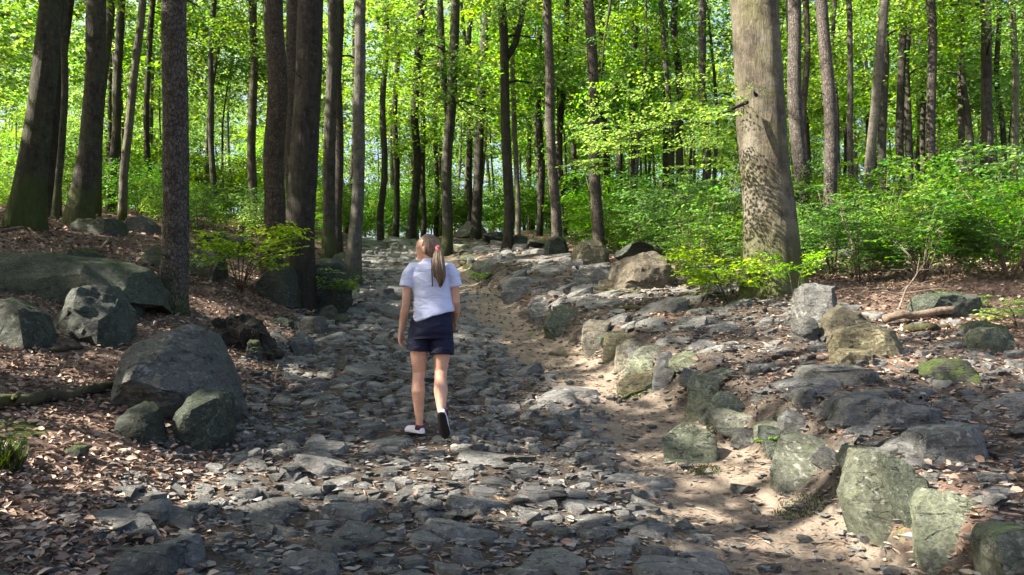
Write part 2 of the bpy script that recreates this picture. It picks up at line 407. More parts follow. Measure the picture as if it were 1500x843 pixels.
boulder('slanting mossy slab propped behind the pyramid shaped boulder', [(146, 412), (170, 404), (201, 440), (201, 458), (185, 461)], (185, 462), .6, amp=.025, edge=.06)
boulder('dark rounded boulder cut by the left edge of the photo', [(-40, 445), (15, 434), (45, 455), (68, 490), (0, 500), (-50, 498)], (10, 499), .7, amp=.03, edge=.06)
boulder('small dark block in front of the pyramid shaped boulder', [(127, 490), (140, 470), (160, 468), (172, 500), (150, 509), (132, 503)], (150, 508), .3, amp=.02, edge=.04)
boulder('long low dark mossy rock slab on the left bank below the leaning trunk', [(-120, 372), (-40, 362), (60, 364), (150, 376), (222, 400), (226, 428), (100, 442), (-120, 448)], (100, 440), 2.2, amp=.06, edge=.14, lean=.8)
boulder('flat topped boulder with bright green moss cap behind the left trees', [(100, 330), (112, 320), (175, 321), (178, 338), (110, 341)], (140, 341), .9, 'moss_rock', amp=.03)
boulder('rounded grey boulder right of the moss capped one', [(174, 335), (186, 320), (205, 315), (225, 325), (229, 340)], (200, 340), .8, 'rock', amp=.03)
boulder('small rock with vivid moss above the long slab', [(98, 378), (104, 364), (130, 360), (152, 374), (148, 386), (110, 386)], (125, 384), .5, 'moss_rock', amp=.03, y=11.9)
boulder('mossy rock close behind the spruce trunk on its left', [(203, 380), (215, 362), (238, 358), (250, 385), (215, 391)], (225, 391), .6, 'moss_rock', amp=.03)
boulder('mossy rock between the spruce trunk and the sapling', [(272, 400), (275, 365), (300, 360), (325, 372), (330, 390), (320, 405)], (300, 405), .7, 'moss_rock', amp=.03)
boulder('dark flat rock behind the leafy sapling', [(280, 362), (300, 342), (325, 340), (340, 358), (335, 368)], (310, 368), .7, amp=.03)
boulder('bluish angular block tilted on its corner at the left path edge', [(418, 500), (437, 485), (460, 496), (452, 514), (434, 520)], (436, 520), .28, 'rock', amp=.008, edge=.03, strata=.3, sink=.03)
boulder('flat faced grey block beside the path below the dark trunk', [(435, 470), (440, 464), (478, 463), (481, 482), (465, 489), (437, 484)], (460, 488), .3, 'rock', amp=.01, edge=.035, strata=.3)
boulder('low dark wedge stone beside the dark trunk', [(462, 463), (468, 452), (490, 445), (498, 460), (490, 466)], (480, 466), .3, amp=.015, edge=.04)
boulder('small rounded dark stone right of the wedge stone', [(485, 470), (490, 462), (506, 459), (514, 468), (508, 475), (490, 476)], (500, 476), .25, amp=.012, edge=.035)
boulder('big dark boulder pressed against the right side of the dark trunk', [(455, 445), (455, 395), (470, 384), (498, 386), (514, 420), (516, 450), (480, 455)], (487, 455), .9, amp=.04, edge=.08)
boulder('dark boulder under the sapling left of the dark trunk', [(366, 425), (378, 400), (400, 390), (432, 392), (440, 440), (375, 440)], (405, 440), .9, amp=.04, edge=.08)
boulder('flat loose stone lying in the dead leaves at lower left', [(193, 745), (205, 737), (235, 733), (251, 743), (246, 752), (205, 757)], (220, 757), .22, 'cobble', amp=.008, edge=.025, sink=.05)
boulder('broad rough stone at the bottom of the path left edge', [(145, 838), (160, 818), (195, 806), (250, 805), (259, 826), (240, 852), (150, 852)], (205, 850), .35, 'rock', amp=.015, edge=.03)
boulder('small mossy green stone lying in the dead leaves', [(92, 665), (105, 652), (125, 654), (113, 673), (97, 673)], (105, 673), .15, 'moss_rock', amp=.008, edge=.025, sink=.04)
boulder('flat green stone in the leaves behind the bluish block', [(395, 470), (410, 464), (430, 470), (428, 477), (400, 477)], (412, 477), .25, amp=.01, edge=.04)
boulder('rotten brown root mound with moss below the spruce', [(312, 490), (322, 462), (345, 458), (380, 475), (405, 502), (395, 512), (330, 508)], (355, 510), .7, 'root', 'stump', 'stump', amp=.085, edge=.045, strata=1.3)
boulder('bright moss lump at the foot of the root mound', [(358, 520), (362, 498), (378, 498), (385, 520), (372, 526)], (370, 526), .2, 'moss_rock', 'mossy stone', amp=.02, edge=.03)

# right of the path: the row of edge stones and the terrace
boulder('pale green slanted slab standing on edge beside the bare dirt track', [(1142, 694), (1178, 640), (1222, 648), (1270, 668), (1280, 694), (1205, 730), (1168, 737), (1156, 717)], (1160, 735), .38, 'green_rock', 'edge stone', 'edge_stone', amp=.012, edge=.03, lean=.45, strata=.5)
boulder('tall upright green grey edge stone with white flecks', [(1266, 735), (1308, 672), (1355, 680), (1372, 740), (1362, 795), (1322, 820), (1278, 775)], (1290, 815), .42, 'green_rock', 'edge stone', 'edge_stone', amp=.014, edge=.03, lean=.3)
boulder('dark backed stone wedged behind the tall flecked edge stone', [(1320, 672), (1345, 680), (1376, 712), (1366, 745), (1330, 760)], (1345, 762), .45, 'dark_rock', 'edge stone', 'edge_stone', amp=.014, edge=.035)
boulder('blunt green grey edge stone at lower right with a mossy foot', [(1362, 802), (1380, 757), (1412, 732), (1482, 750), (1502, 772), (1475, 850), (1378, 850)], (1390, 845), .42, 'green_rock', 'edge stone', 'edge_stone', amp=.014, edge=.03, lean=.25)
boulder('low green stone at the lower right corner of the photo', [(1460, 795), (1475, 782), (1520, 778), (1560, 810), (1550, 850), (1470, 846)], (1500, 845), .4, 'green_rock', 'edge stone', 'edge_stone', amp=.014, edge=.03)
boulder('split grey stone behind the pale green slab', [(1140, 645), (1150, 615), (1165, 600), (1205, 622), (1206, 634), (1170, 650)], (1160, 655), .35, 'rock', 'edge stone', 'edge_stone', amp=.012, edge=.03)
boulder('low flat topped edge stone beside the bend of the dirt track', [(972, 645), (1010, 620), (1055, 640), (1056, 662), (1030, 678), (978, 678)], (1010, 680), .35, 'green_rock', 'edge stone', 'edge_stone', amp=.012, edge=.035)
boulder('pointed ribbed edge stone leaning up the terrace bank', [(1008, 595), (1014, 560), (1030, 543), (1060, 562), (1052, 600), (1026, 612)], (1030, 614), .35, 'green_rock', 'edge stone', 'edge_stone', amp=.014, edge=.035)
boulder('dark tilted edge stone right of the pointed ribbed one', [(1045, 588), (1058, 575), (1078, 575), (1103, 605), (1080, 618)], (1075, 618), .3, 'dark_rock', 'edge stone', 'edge_stone', amp=.012, edge=.035)
E = 'edge stone'
boulder('sunlit bent edge stone, first of the upright row', [(852, 502), (856, 474), (866, 467), (900, 470), (892, 480), (878, 512), (862, 524)], (862, 526), .3, 'tan_rock', E, 'edge_stone', amp=.01, edge=.035)
boulder('upright edge stone with a flat shaded right face, second of the row', [(882, 526), (888, 487), (915, 483), (931, 491), (925, 515), (912, 532)], (895, 532), .32, 'tan_rock', E, 'edge_stone', amp=.01, edge=.035)
boulder('narrow pale upright edge stone, third of the row', [(898, 542), (906, 508), (925, 499), (938, 506), (918, 548)], (908, 549), .3, 'tan_rock', E, 'edge_stone', amp=.01, edge=.035)
boulder('wide green edge stone lying across the end of the upright row', [(910, 547), (922, 525), (942, 508), (985, 504), (998, 520), (960, 552)], (935, 554), .4, 'green_rock', E, 'edge_stone', amp=.014, edge=.04)
boulder('squat mossy block under the wide green edge stone', [(904, 562), (925, 545), (960, 547), (956, 572), (912, 574)], (930, 576), .3, 'tan_rock', E, 'edge_stone', amp=.014, edge=.035)
boulder('grey pillar shaped edge stone right of the squat mossy block', [(955, 557), (968, 520), (988, 514), (992, 548), (966, 572)], (966, 574), .3, 'rock', E, 'edge_stone', amp=.012, edge=.035)
boulder('layered grey green edge stone above the upright row', [(796, 478), (812, 448), (828, 444), (845, 456), (842, 490), (818, 494)], (815, 496), .4, 'green_rock', E, 'edge_stone', amp=.02, edge=.04, strata=1.2)
boulder('thin leaning edge stone left of the layered one', [(770, 452), (785, 432), (800, 432), (806, 458), (790, 474)], (785, 474), .35, 'rock', E, 'edge_stone', amp=.02, edge=.04, strata=1.2)
boulder('ribbed edge stone tilted toward the track higher up', [(733, 428), (752, 410), (775, 406), (780, 430), (750, 446)], (750, 446), .4, 'rock', E, 'edge_stone', amp=.02, edge=.05, strata=1.2)
boulder('small tan edge stone below the green fern clump', [(712, 412), (728, 398), (742, 392), (744, 408), (722, 418)], (722, 419), .35, 'tan_rock', E, 'edge_stone', amp=.02, edge=.05)
boulder('big tan rounded boulder lying before the bushes', [(888, 404), (900, 384), (955, 360), (975, 370), (988, 396), (990, 410), (940, 419), (892, 416)], (935, 419), 1.1, 'tan_rock', amp=.035, edge=.07, ridge=[(930, 395, -.4)])
boulder('square brown boulder in the terrace gap with a dark right side', [(834, 386), (838, 366), (860, 346), (880, 350), (895, 370), (890, 387)], (858, 388), .9, 'tan_rock', amp=.03, edge=.08)
boulder('dark grey boulder at the foot of a scaly trunk', [(793, 372), (798, 352), (818, 345), (834, 354), (833, 372)], (812, 373), .9, 'dark_rock', amp=.03, edge=.08)
boulder('pointed grey block left of the big tan boulder', [(858, 416), (868, 396), (880, 386), (890, 402), (892, 416)], (872, 417), .4, 'rock', amp=.02, edge=.05)
boulder('small tan cube of rock in front of the big tan boulder', [(875, 424), (877, 411), (893, 408), (898, 424)], (886, 425), .3, 'tan_rock', amp=.015, edge=.04)
boulder('cracked dark boulder right of the big beech foot', [(1165, 455), (1172, 418), (1195, 414), (1228, 420), (1232, 442), (1200, 470), (1172, 470)], (1195, 472), .7, 'rock', amp=.03, edge=.06)
boulder('white veined stone under the cracked dark boulder', [(1165, 495), (1166, 466), (1190, 462), (1204, 478), (1198, 497)], (1180, 498), .45, 'rock', amp=.025, edge=.05, strata=1)
boulder('sunlit pyramid stone behind the cream loaf shaped boulder', [(1198, 493), (1212, 464), (1230, 447), (1262, 458), (1282, 472), (1255, 482), (1215, 500)], (1215, 500), .5, 'tan_rock', amp=.02, edge=.05)
boulder('cream loaf shaped boulder lying on the terrace', [(1213, 508), (1222, 484), (1275, 473), (1305, 480), (1326, 495), (1324, 512), (1270, 518)], (1265, 519), .6, 'tan_rock', amp=.025, edge=.05)
boulder('flat pale stone in front of the cream loaf shaped boulder', [(1216, 524), (1235, 510), (1262, 507), (1282, 518), (1278, 532), (1228, 534)], (1250, 534), .4, 'tan_rock', amp=.015, edge=.04)
boulder('low round mossy stone on the right of the terrace', [(1352, 550), (1362, 533), (1382, 523), (1415, 527), (1432, 548), (1425, 560), (1368, 562)], (1392, 562), .5, 'moss_rock', amp=.025, edge=.045)
boulder('rough lichen stone by the right edge under the bushes', [(1418, 500), (1432, 482), (1455, 477), (1488, 490), (1494, 512), (1430, 512)], (1455, 512), .5, 'green_rock', amp=.025, edge=.045)
boulder('long dark mossy log shaped rock behind the brushwood', [(1335, 450), (1345, 432), (1390, 428), (1440, 436), (1445, 458), (1350, 462)], (1395, 462), .7, 'dark_rock', amp=.03, edge=.06)
boulder('yellow moss topped rock near the right edge', [(1410, 488), (1420, 470), (1450, 470), (1480, 480), (1482, 494), (1425, 495)], (1445, 495), .4, 'moss_rock', amp=.02, edge=.045)
boulder('long flat bedrock block with a pale left end at right', [(1308, 650), (1340, 632), (1398, 624), (1446, 624), (1449, 664), (1425, 674), (1345, 662)], (1390, 674), .55, 'rock', amp=.018, edge=.035)
boulder('dark stone cube standing on the terrace behind the edge row', [(1162, 592), (1168, 572), (1188, 566), (1200, 582), (1194, 597), (1170, 598)], (1180, 598), .3, 'rock', amp=.012, edge=.035)
boulder('broad layered bedrock hump in the middle of the terrace', [(1195, 612), (1225, 588), (1270, 574), (1340, 584), (1380, 602), (1372, 618), (1290, 622)], (1290, 622), .8, 'rock', amp=.035, edge=.045, strata=1.3)
boulder('second bedrock hump in front of the cream boulder', [(1165, 552), (1185, 536), (1235, 532), (1285, 545), (1270, 560), (1190, 562)], (1225, 562), .7, 'rock', amp=.03, edge=.045, strata=1.3)

# row of far edge stones along the upper track
for k, yy in enumerate(np.arange(18.6, 31, 1.05)):
    x = float(XR(yy))+.12; s = random.uniform(.24, .42)
    pts = [np.array([random.uniform(-1, 1)*s*.8, random.uniform(-1, 1)*s*.9, random.uniform(-.3, 1)*s*.75]) for _ in range(14)]
    o = mobj('edge_stone', hull_mesh('edge_stone', pts, M[['rock', 'green_rock', 'tan_rock'][k % 3]], .08, .03, k+40, 1.), loc=(x, yy, H1(x, yy)))
    tag(o, 'rough edge stone in the far row beside the upper dirt track', 'edge stone', 'far edge stones of the upper track')
for k in range(16):
    yy = 4.9+.33*k+random.uniform(-.1, .1); x = float(XR(yy))+random.uniform(-.05, .22); s = random.uniform(.13, .24)
    pts = [np.array([random.uniform(-1, 1)*s*1.1, random.uniform(-.8, .8)*s+z_*.5*s, z_*s*.9]) for z_ in [random.uniform(-.5, 1) for _ in range(13)]]
    o = mobj('edge_stone', hull_mesh('edge_stone', pts, M[['green_rock', 'rock', 'green_rock', 'dark_rock'][k % 4]], .035, .008, k+20, 1., ang=24, chips=4, chip=.06), loc=(x, yy, H1(x, yy)))
    tag(o, 'small angular stone wedged in the earth between the large edge stones', 'edge stone', 'small stones wedged in the terrace edge')
# rubble packed between the cobbles
rb = MB(); rs = random.Random(77); done = 0
while done < 1500:
    y = 3.4+10*rs.random()**1.6; x = rs.uniform(float(XL(y))-.35, float(XR(y))+2.6); o_ = x-float(XR(y))
    if -1.05 < o_ < .15 and rs.random() < .85: continue
    if math.hypot(x+.62, y-6.35) < .3: continue
    s = .022+.055*rs.random()**2; a = rs.random()*3.14; m_ = 12
    ang_ = [rs.random()*6.28 for _ in range(m_)]
    P3 = np.array([(math.cos(t)*s*rs.uniform(.8, 1.7), math.sin(t)*s*rs.uniform(.6, 1.1), rs.choice([-.5, .35, .6, .7])*s*rs.uniform(.6, 1.1)) for t in ang_])
    bm = bmesh.new(); [bm.verts.new(p) for p in P3]; r_ = bmesh.ops.convex_hull(bm, input=bm.verts)
    jk = list({g_ for g_ in r_['geom_interior']+r_['geom_unused'] if isinstance(g_, bmesh.types.BMVert)})
    if jk: bmesh.ops.delete(bm, geom=jk, context='VERTS')
    bm.verts.index_update(); V = np.array([v.co for v in bm.verts]); F = np.array([[v.index for v in f.verts] for f in bm.faces if len(f.verts) == 3]); bm.free()
    ca, sa = math.cos(a), math.sin(a); V = np.stack([V[:, 0]*ca-V[:, 1]*sa, V[:, 0]*sa+V[:, 1]*ca, V[:, 2]], 1)+np.array([x, y, H1(x, y)+.005])
    rb.add(V, F); done += 1
tag(mobj('rubble', rb.mesh('rubble', M['cobble'], False)), 'small broken grey rubble packed between the cobbles', 'rubble', kind='stuff')
# boulders at the top of the path, below the trees
for k, (px, y, s, m, lb) in enumerate([(500, 20.5, .55, 'dark_rock', 'dark boulder behind the pale fluted trunk'), (478, 17.5, .6, 'dark_rock', 'shaded boulder left of the pale fluted trunk'),
        (700, 33, .8, 'rock', 'grey boulder at the top of the path beside a dark trunk'), (722, 28, .45, 'dark_rock', 'low dark rock left of the forked trunk'),
        (768, 25, .5, 'dark_rock', 'dark rock right of the forked trunk'), (788, 24, .4, 'moss_rock', 'mossy rock between forked trunk and grey boulder'), (1240, 15.5, .5, 'rock', 'grey boulder under bushes right of the big beech'),
        (1300, 14, .6, 'moss_rock', 'mossy boulder half hidden in the right bushes'), (930, 18, .5, 'dark_rock', 'dark boulder in bushes above the big tan one'), (345, 17, .5, 'dark_rock', 'dark boulder left of the brown trunk')]):
    b, _ = base_on(px, y)
    pts = [np.array([random.gauss(0, .6), random.gauss(0, .55), random.uniform(-.35, .75)])*s for _ in range(22)]
    o = mobj('boulder', hull_mesh('boulder', pts, M[m], .1, .04, k+70, .8), loc=b+np.array([0, 0, .05])); tag(o, lb, 'boulder')

# ------------------------------------------------------------------ cobbles of the path and terrace
def clip(poly, a, b, c):
    """keep a*x+b*y<=c"""
    o = []; n = len(poly)
    for i in range(n):
        p, q = poly[i], poly[(i+1) % n]; dp = a*p[0]+b*p[1]-c; dq = a*q[0]+b*q[1]-c
        if dp <= 0: o.append(p)
        if dp*dq < 0:
            t = dp/(dp-dq); o.append((p[0]+t*(q[0]-p[0]), p[1]+t*(q[1]-p[1])))
    return o
def cells(inside, y0, y1, rmin, rmax, tries, asp, seed, grow):
    r = random.Random(seed); pts = []; grid = {}
    G = .5
    for _ in range(tries):
        y = y0+(y1-y0)*r.random()**1.6; x = r.uniform(-9, 9)
        if not inside(x, y): continue
        f = 1+grow*max(0, y-8)
        rad = (rmin+(rmax-rmin)*r.random()**2.6)*f
        X = x/asp; ok = True; gi = (int(X//G), int(y//G)); s = 1 if f < 1.8 else 2
        for a in range(-s, s+1):
            for b in range(-s, s+1):
                for (u, v, w) in grid.get((gi[0]+a, gi[1]+b), ()):
                    if (u-X)**2+(v-y)**2 < ((w+rad)*.86)**2: ok = False; break
                if not ok: break
            if not ok: break
        if ok: grid.setdefault(gi, []).append((X, y, rad)); pts.append((X, y, rad))
    out = []
    for (X, y, rad) in pts:
        Rr = rad*1.45; poly = [(X+Rr*math.cos(t), y+Rr*math.sin(t)) for t in [2*math.pi*(i+r.random()*.8)/9 for i in range(9)]]
        gi = (int(X//G), int(y//G))
        for a in range(-3, 4):
            for b in range(-3, 4):
                for (u, v, w) in grid.get((gi[0]+a, gi[1]+b), ()):
                    if (u, v) == (X, y): continue
                    dx, dy = u-X, v-y; D2 = dx*dx+dy*dy
                    if D2 > (Rr+1.6*w+.2)**2: continue
                    c = (u*u+v*v-X*X-y*y+rad*rad-w*w)/2; L = math.sqrt(D2)
                    poly = clip(poly, dx, dy, c-L*.018)
                    if len(poly) < 3: break
        if len(poly) >= 4: out.append([(px*asp, py) for px, py in poly])
    return out
def stone_from_poly(poly, seed, h, tilt, fine):
    r = random.Random(seed); n = len(poly)
    cx = sum(p[0] for p in poly)/n; cy = sum(p[1] for p in poly)/n
    z0 = H1(cx, cy); gx = (H1(cx+.15, cy)-H1(cx-.15, cy))/.3; gy = (H1(cx, cy+.15)-H1(cx, cy-.15))/.3
    tx, ty = r.gauss(0, tilt), r.gauss(-.02, tilt)
    pts = []
    for px, py in poly:
        dx, dy = px-cx, py-cy
        g = gx*dx+gy*dy
        pts.append((dx, dy, g-.09)); 
        f = r.uniform(.9, 1.0); pts.append((dx*f, dy*f, g+h*r.uniform(-.05, .55)+dx*tx+dy*ty))
        f = r.uniform(.70, .97); pts.append((dx*f, dy*f, g+h*r.uniform(.75, 1.1)+dx*tx*1.2+dy*ty*1.2))
    return (cx, cy, z0), pts
def in_path(x, y): return XL(y)-.05+.25*math.sin(y*2.3) < x < XR(y)-np.interp(y, [3, 5, 7, 10, 14, 20], [1.0, 1.0, .95, .9, .8, .7])+.14*math.sin(y*1.7)
def in_terr(x, y): return XR(y)+.35 < x < XR(y)+np.interp(y, [0, 6, 10, 14, 30], [3.6, 3.7, 3.3, 2.6, 2.2]) and y < 30
S1 = cells(in_path, 3.0, 36, .04, .205, 60000, 1.45, 3, .05)
S2 = cells(in_terr, 3.2, 30, .05, .25, 18000, 1.7, 4, .045)
rr = random.Random(5)
STONES = []
for kind, S in (('p', S1), ('t', S2)):
    for poly in S:
        cy = sum(p[1] for p in poly)/len(poly); cx = sum(p[0] for p in poly)/len(poly)
        ar = abs(sum(poly[i][0]*poly[(i+1) % len(poly)][1]-poly[(i+1) % len(poly)][0]*poly[i][1] for i in range(len(poly))))/2
        dp = max(3.4, cy)
        if rr.random() < (.13 if kind == 'p' else .42): continue
        vis = abs(cx) < cy*.68 and cy > 3.6
        STONES.append((ar/dp**3 if vis else 0, kind, poly, ar, cx, cy))
STONES.sort(key=lambda s: -s[0])
rest = {'p': MB(), 't': MB()}
n_ind = 0
for i, (w, kind, poly, ar, cx, cy) in enumerate(STONES):
    s = math.sqrt(ar); rs = random.Random(i*7+1)
    feet = math.hypot(cx+.62, cy-6.35)
    h = (.02+.15*s*rs.uniform(.1, 1.0)) if kind == 'p' else (.012+.12*s*rs.uniform(.1, 1)); tilt = .12 if kind == 'p' else .10
    if feet < .5: h = min(h, .025); tilt = .02
    c, pts = stone_from_poly(poly, i, h, tilt, True)
    if n_ind < 300 and w > 0:
        n_ind += 1
        nm, cat = ('cobble', 'cobblestone') if kind == 'p' else ('terrace_stone', 'stone')
        o = mobj(nm, hull_mesh(nm, pts, M['cobble'], .03 if cy < 5.5 else .045, .004+.010*s, i % 91, 1.2, freq=9., ang=24, chips=8, chip=.11), loc=c)
        if kind == 'p': tag(o, 'rough grey slab set unevenly in the worn stone path', cat, 'cobbles of the worn path')
        else: tag(o, 'flat grey stone bedded in the terrace right of the edge row', cat, 'stones bedded in the right terrace')
    else:
        bm = bmesh.new()
        for p in pts: bm.verts.new(p)
        r_ = bmesh.ops.convex_hull(bm, input=bm.verts)
        jk = list({g for g in r_['geom_interior']+r_['geom_unused'] if isinstance(g, bmesh.types.BMVert)})
        if jk: bmesh.ops.delete(bm, geom=jk, context='VERTS')
        bmesh.ops.triangulate(bm, faces=bm.faces)
        if cy < 14:
            bmesh.ops.subdivide_edges(bm, edges=[e for e in bm.edges if e.calc_length() > .09], cuts=1); bmesh.ops.triangulate(bm, faces=bm.faces)
        bm.verts.index_update()
        V = np.array([v.co for v in bm.verts])+np.array(c); V = V+.012*np.stack([fbm(V*9, 3, 2), fbm(V*9, 13, 2), fbm(V*9, 23, 2)], 1)
        F = np.array([[v.index for v in f.verts] for f in bm.faces]); bm.free()
        rest[kind].add(V, F)
for k, nm, lb in (('p', 'far_cobbles', 'worn grey cobbles paving the path up the slope'), ('t', 'far_terrace_stones', 'small grey stones scattered over the right terrace')):
    me = finish(rest[k].mesh(nm, M['cobble']), 30)
    tag(mobj(nm, me), lb, 'cobbles', kind='stuff')
# gravel between the stones
g = MB(); rq = np.random.default_rng(2)
ico = np.array([(.1, .1, .62), (.9, 0, .2), (.2, .85, .45), (-.8, .5, .35), (-.6, -.7, .5), (.4, -.9, .3), (0, 0, -.7)])
icf = np.array([(0, 1, 2), (0, 2, 3), (0, 3, 4), (0, 4, 5), (0, 5, 1), (6, 2, 1), (6, 3, 2), (6, 4, 3), (6, 5, 4), (6, 1, 5)])
n = 26000
y = 3.2+17*rq.random(n)**1.9; t = rq.random(n)
x = XL(y)-.5+(XR(y)+3.4-XL(y))*t
o_ = x-XR(y); keep = ~((o_ > -1.15) & (o_ < -.2) & (rq.random(n) < .62)); x, y = x[keep], y[keep]; n = len(x)
z = H(x, y); s = .007+.028*rq.random(n)**3.2
a = rq.random(n)*6.28; sh = ico[None]*(1+.35*rq.normal(size=(n, 7, 3)))*np.stack([s*1.3, s, s*.75], 1)[:, None]
X = sh[..., 0]*np.cos(a)[:, None]-sh[..., 1]*np.sin(a)[:, None]; Y = sh[..., 0]*np.sin(a)[:, None]+sh[..., 1]*np.cos(a)[:, None]
V = np.stack([X+x[:, None], Y+y[:, None], sh[..., 2]+z[:, None]+.3*s[:, None]], -1).reshape(-1, 3)
F = (icf[None]+np.arange(n)[:, None, None]*7).reshape(-1, 3)
gm = NT('gravel_stone'); ri = gm.n('ShaderNodeNewGeometry').outputs['Random Per Island']
M['gravel'] = gm.out(gm.ramp(ri, [(0, (.085, .08, .075)), (.5, (.14, .138, .132)), (.8, (.17, .165, .155)), (.93, (.23, .19, .16)), (1, (.26, .25, .24))]), .85)
tag(mobj('gravel', mesh_np('gravel', V, F, M['gravel'], False)), 'loose grey gravel between the path stones', 'gravel', kind='stuff')

# ------------------------------------------------------------------ the ground sheet
def axis(lo, hi, fine_lo, fine_hi, step, g):
    a = list(np.arange(fine_lo, fine_hi, step)); s = step
    while a[-1] < hi: s = min(s*g, 12); a.append(a[-1]+s)
    s = step
    while a[0] > lo: s = min(s*g, 12); a.insert(0, a[0]-s)
    return np.array(a)
gx = axis(-300, 300, -5.2, 5.6, .045, 1.06); gy = axis(-120, 390, 3.2, 11.5, .045, 1.04)
XX, YY = np.meshgrid(gx, gy); xs, ys = XX.ravel(), YY.ravel()
zs = H(xs, ys); pp = np.stack([xs, ys, xs*0], 1)
inp = sst(-.25, .35, xs-XL(ys)+.25*fbm(pp*1.1, 31, 3)); o = xs-XR(ys)+.16*fbm(pp*1.4, 33, 3)
dirt = sst(-1.35, -.85, o)*(1-sst(-.25, .08, o))
terr = sst(-.2, .2, o)*(1-sst(2.6, 4.2, o+.5*fbm(pp*.7, 36, 3)))
path = inp*(1-sst(-.9, -.4, o)); litter = np.clip(1-inp, 0, 1)+sst(2.4, 4.0, o)+terr*sst(-.1, .5, fbm(pp*.9, 41, 3))*.9
moss = sst(.05, .4, fbm(pp*1.6, 51, 3))*np.exp(-((o+.12)/.22)**2)*(ys < 15)+.55*(xs < XL(ys)-1)*sst(.25, .5, fbm(pp*.6, 57, 3))
green = sst(11, 15, ys)*sst(3.2, 4.5, o)+sst(34, 40, ys)*.8
nx, ny = len(gx), len(gy); i = (np.arange(ny-1)[:, None]*nx+np.arange(nx-1)[None]).ravel()
me = mesh_np('ground', np.stack([xs, ys, zs], 1), np.stack([i, i+1, i+nx+1, i+nx], 1), None)
for nm, arr in (('litter', litter), ('dirt', dirt), ('moss', moss), ('green', green)):
    at = me.attributes.new(nm, 'FLOAT', 'POINT'); at.data.foreach_set('value', np.clip(arr, 0, 1).astype(np.float32))
G = NT('forest_ground'); v = G.coords('World')
def attr(n): a = G.n('ShaderNodeAttribute'); a.attribute_name = n; return a.outputs['Fac']
n1 = G.noise(v, 1.3, 6, .6); n2 = G.noise(v, 9, 6, .7); n3 = G.noise(v, 45, 5, .75)
vo = G.n('ShaderNodeTexVoronoi'); vo.inputs['Scale'].default_value = 26; G.l(v, vo.inputs['Vector'])
base = G.mix(G.ramp(n2, [(.3, 0), (.7, 1)]), (.03, .025, .021), (.10, .083, .068))
lit = G.mix(vo.outputs['Color'], (.08, .055, .043), (.25, .175, .135)); lit = G.mix(G.ramp(n3, [(.35, .7), (.7, 0)]), lit, (.04, .026, .018))
dr = G.mix(G.ramp(n2, [(.3, 0), (.72, 1)]), (.135, .112, .088), (.24, .198, .158)); dr = G.mix(G.ramp(n3, [(.28, .6), (.5, 0)]), dr, (.10, .08, .065))
ms = G.mix(n3, (.03, .05, .006), (.11, .16, .025)); gr = G.mix(n2, (.02, .035, .008), (.05, .085, .018))
def soft(a, nz, k=.5): return G.ramp(G.math('ADD', a, G.math('MULTIPLY', G.math('SUBTRACT', nz, .5), k)), [(.35, 0), (.6, 1)])
c = G.mix(soft(attr('dirt'), n2, .9), base, dr); c = G.mix(soft(attr('litter'), n2, 1.1), c, lit)
c = G.mix(soft(attr('green'), n1, .8), c, gr); c = G.mix(soft(attr('moss'), n2, 1.0), c, ms)
nb = G.bump(n2, .6, .04); nb = G.bump(n3, .7, .012, nb); nb = G.bump(vo.outputs['Distance'], .35, .015, nb)
me.materials.clear(); me.materials.append(G.out(c, .92, nb, .15))
tag(mobj('ground', me), kind='structure')
# ------------------------------------------------------------------ leaves
def leaf_verts(b, d, n, L, w, q):
    """beech leaf: two quads folded along the midrib; b,d,n (k,3)"""
    d = d/np.linalg.norm(d, axis=1)[:, None]; s = np.cross(n, d); s /= np.linalg.norm(s, axis=1)[:, None]+1e-9; n = np.cross(d, s)
    L = L[:, None]; w = w[:, None]
    up = n*w*.28
    V = np.stack([b, b+d*L*.32-s*w*.95+up, b+d*L*.68-s*w*.8+up, b+d*L-n*L*.10, b+d*L*.68+s*w*.8+up, b+d*L*.32+s*w*.95+up], 1)
    return V.reshape(-1, 3)
def leaf_faces(n):
    f = np.array([(0, 1, 2, 3), (3, 4, 5, 0)])
    return (f[None]+np.arange(n)[:, None, None]*6).reshape(-1, 4)
def jitter(n, a, q): v = n+q.normal(size=n.shape)*a; return v/np.linalg.norm(v, axis=1)[:, None]
def spray_fine(Ls, leaf, seed):
    q = np.random.default_rng(seed); B = []; D = []; TW = [(np.array([0, 0, 0.]), np.array([Ls, 0, -.08*Ls]), .006)]
    s = .06; k = 0
    while s < Ls*.97:
        sd = 1 if k % 2 else -1; k += 1
        l = (Ls-s)*.52*q.uniform(.75, 1.1)+.05; a = sd*R(q.uniform(38, 58)); dr = np.array([math.cos(a), math.sin(a), q.normal()*.08])
        o = np.array([s, 0, -.08*s*s/Ls]); TW.append((o, o+dr*l, .0028))
        t = leaf*.5; j = 0
        while t < l+.01:
            la = a+(1 if j % 2 else -1)*R(q.uniform(30, 65)); j += 1
            B.append(o+dr*t+np.array([0, 0, -.06*t*t])); D.append([math.cos(la), math.sin(la), q.normal()*.18-.12]); t += leaf*q.uniform(.5, .75)
        s += leaf*q.uniform(1.0, 1.5)
    B = np.array(B); D = np.array(D); n = len(B)
    N = jitter(np.tile([0, 0, 1.], (n, 1)), .30, q)
    V = leaf_verts(B, D, N, leaf*q.uniform(.75, 1.15, n), leaf*.31*q.uniform(.8, 1.2, n), q); F = leaf_faces(n)
    for a, b, r in TW:
        tv, tf = tube([a, (a+b)/2+np.array([0, 0, .004]), b], [r, r*.7, r*.3], 3, cap=False); F = np.concatenate([F, tf[0]+len(V)]); V = np.concatenate([V, tv])
    return V, F
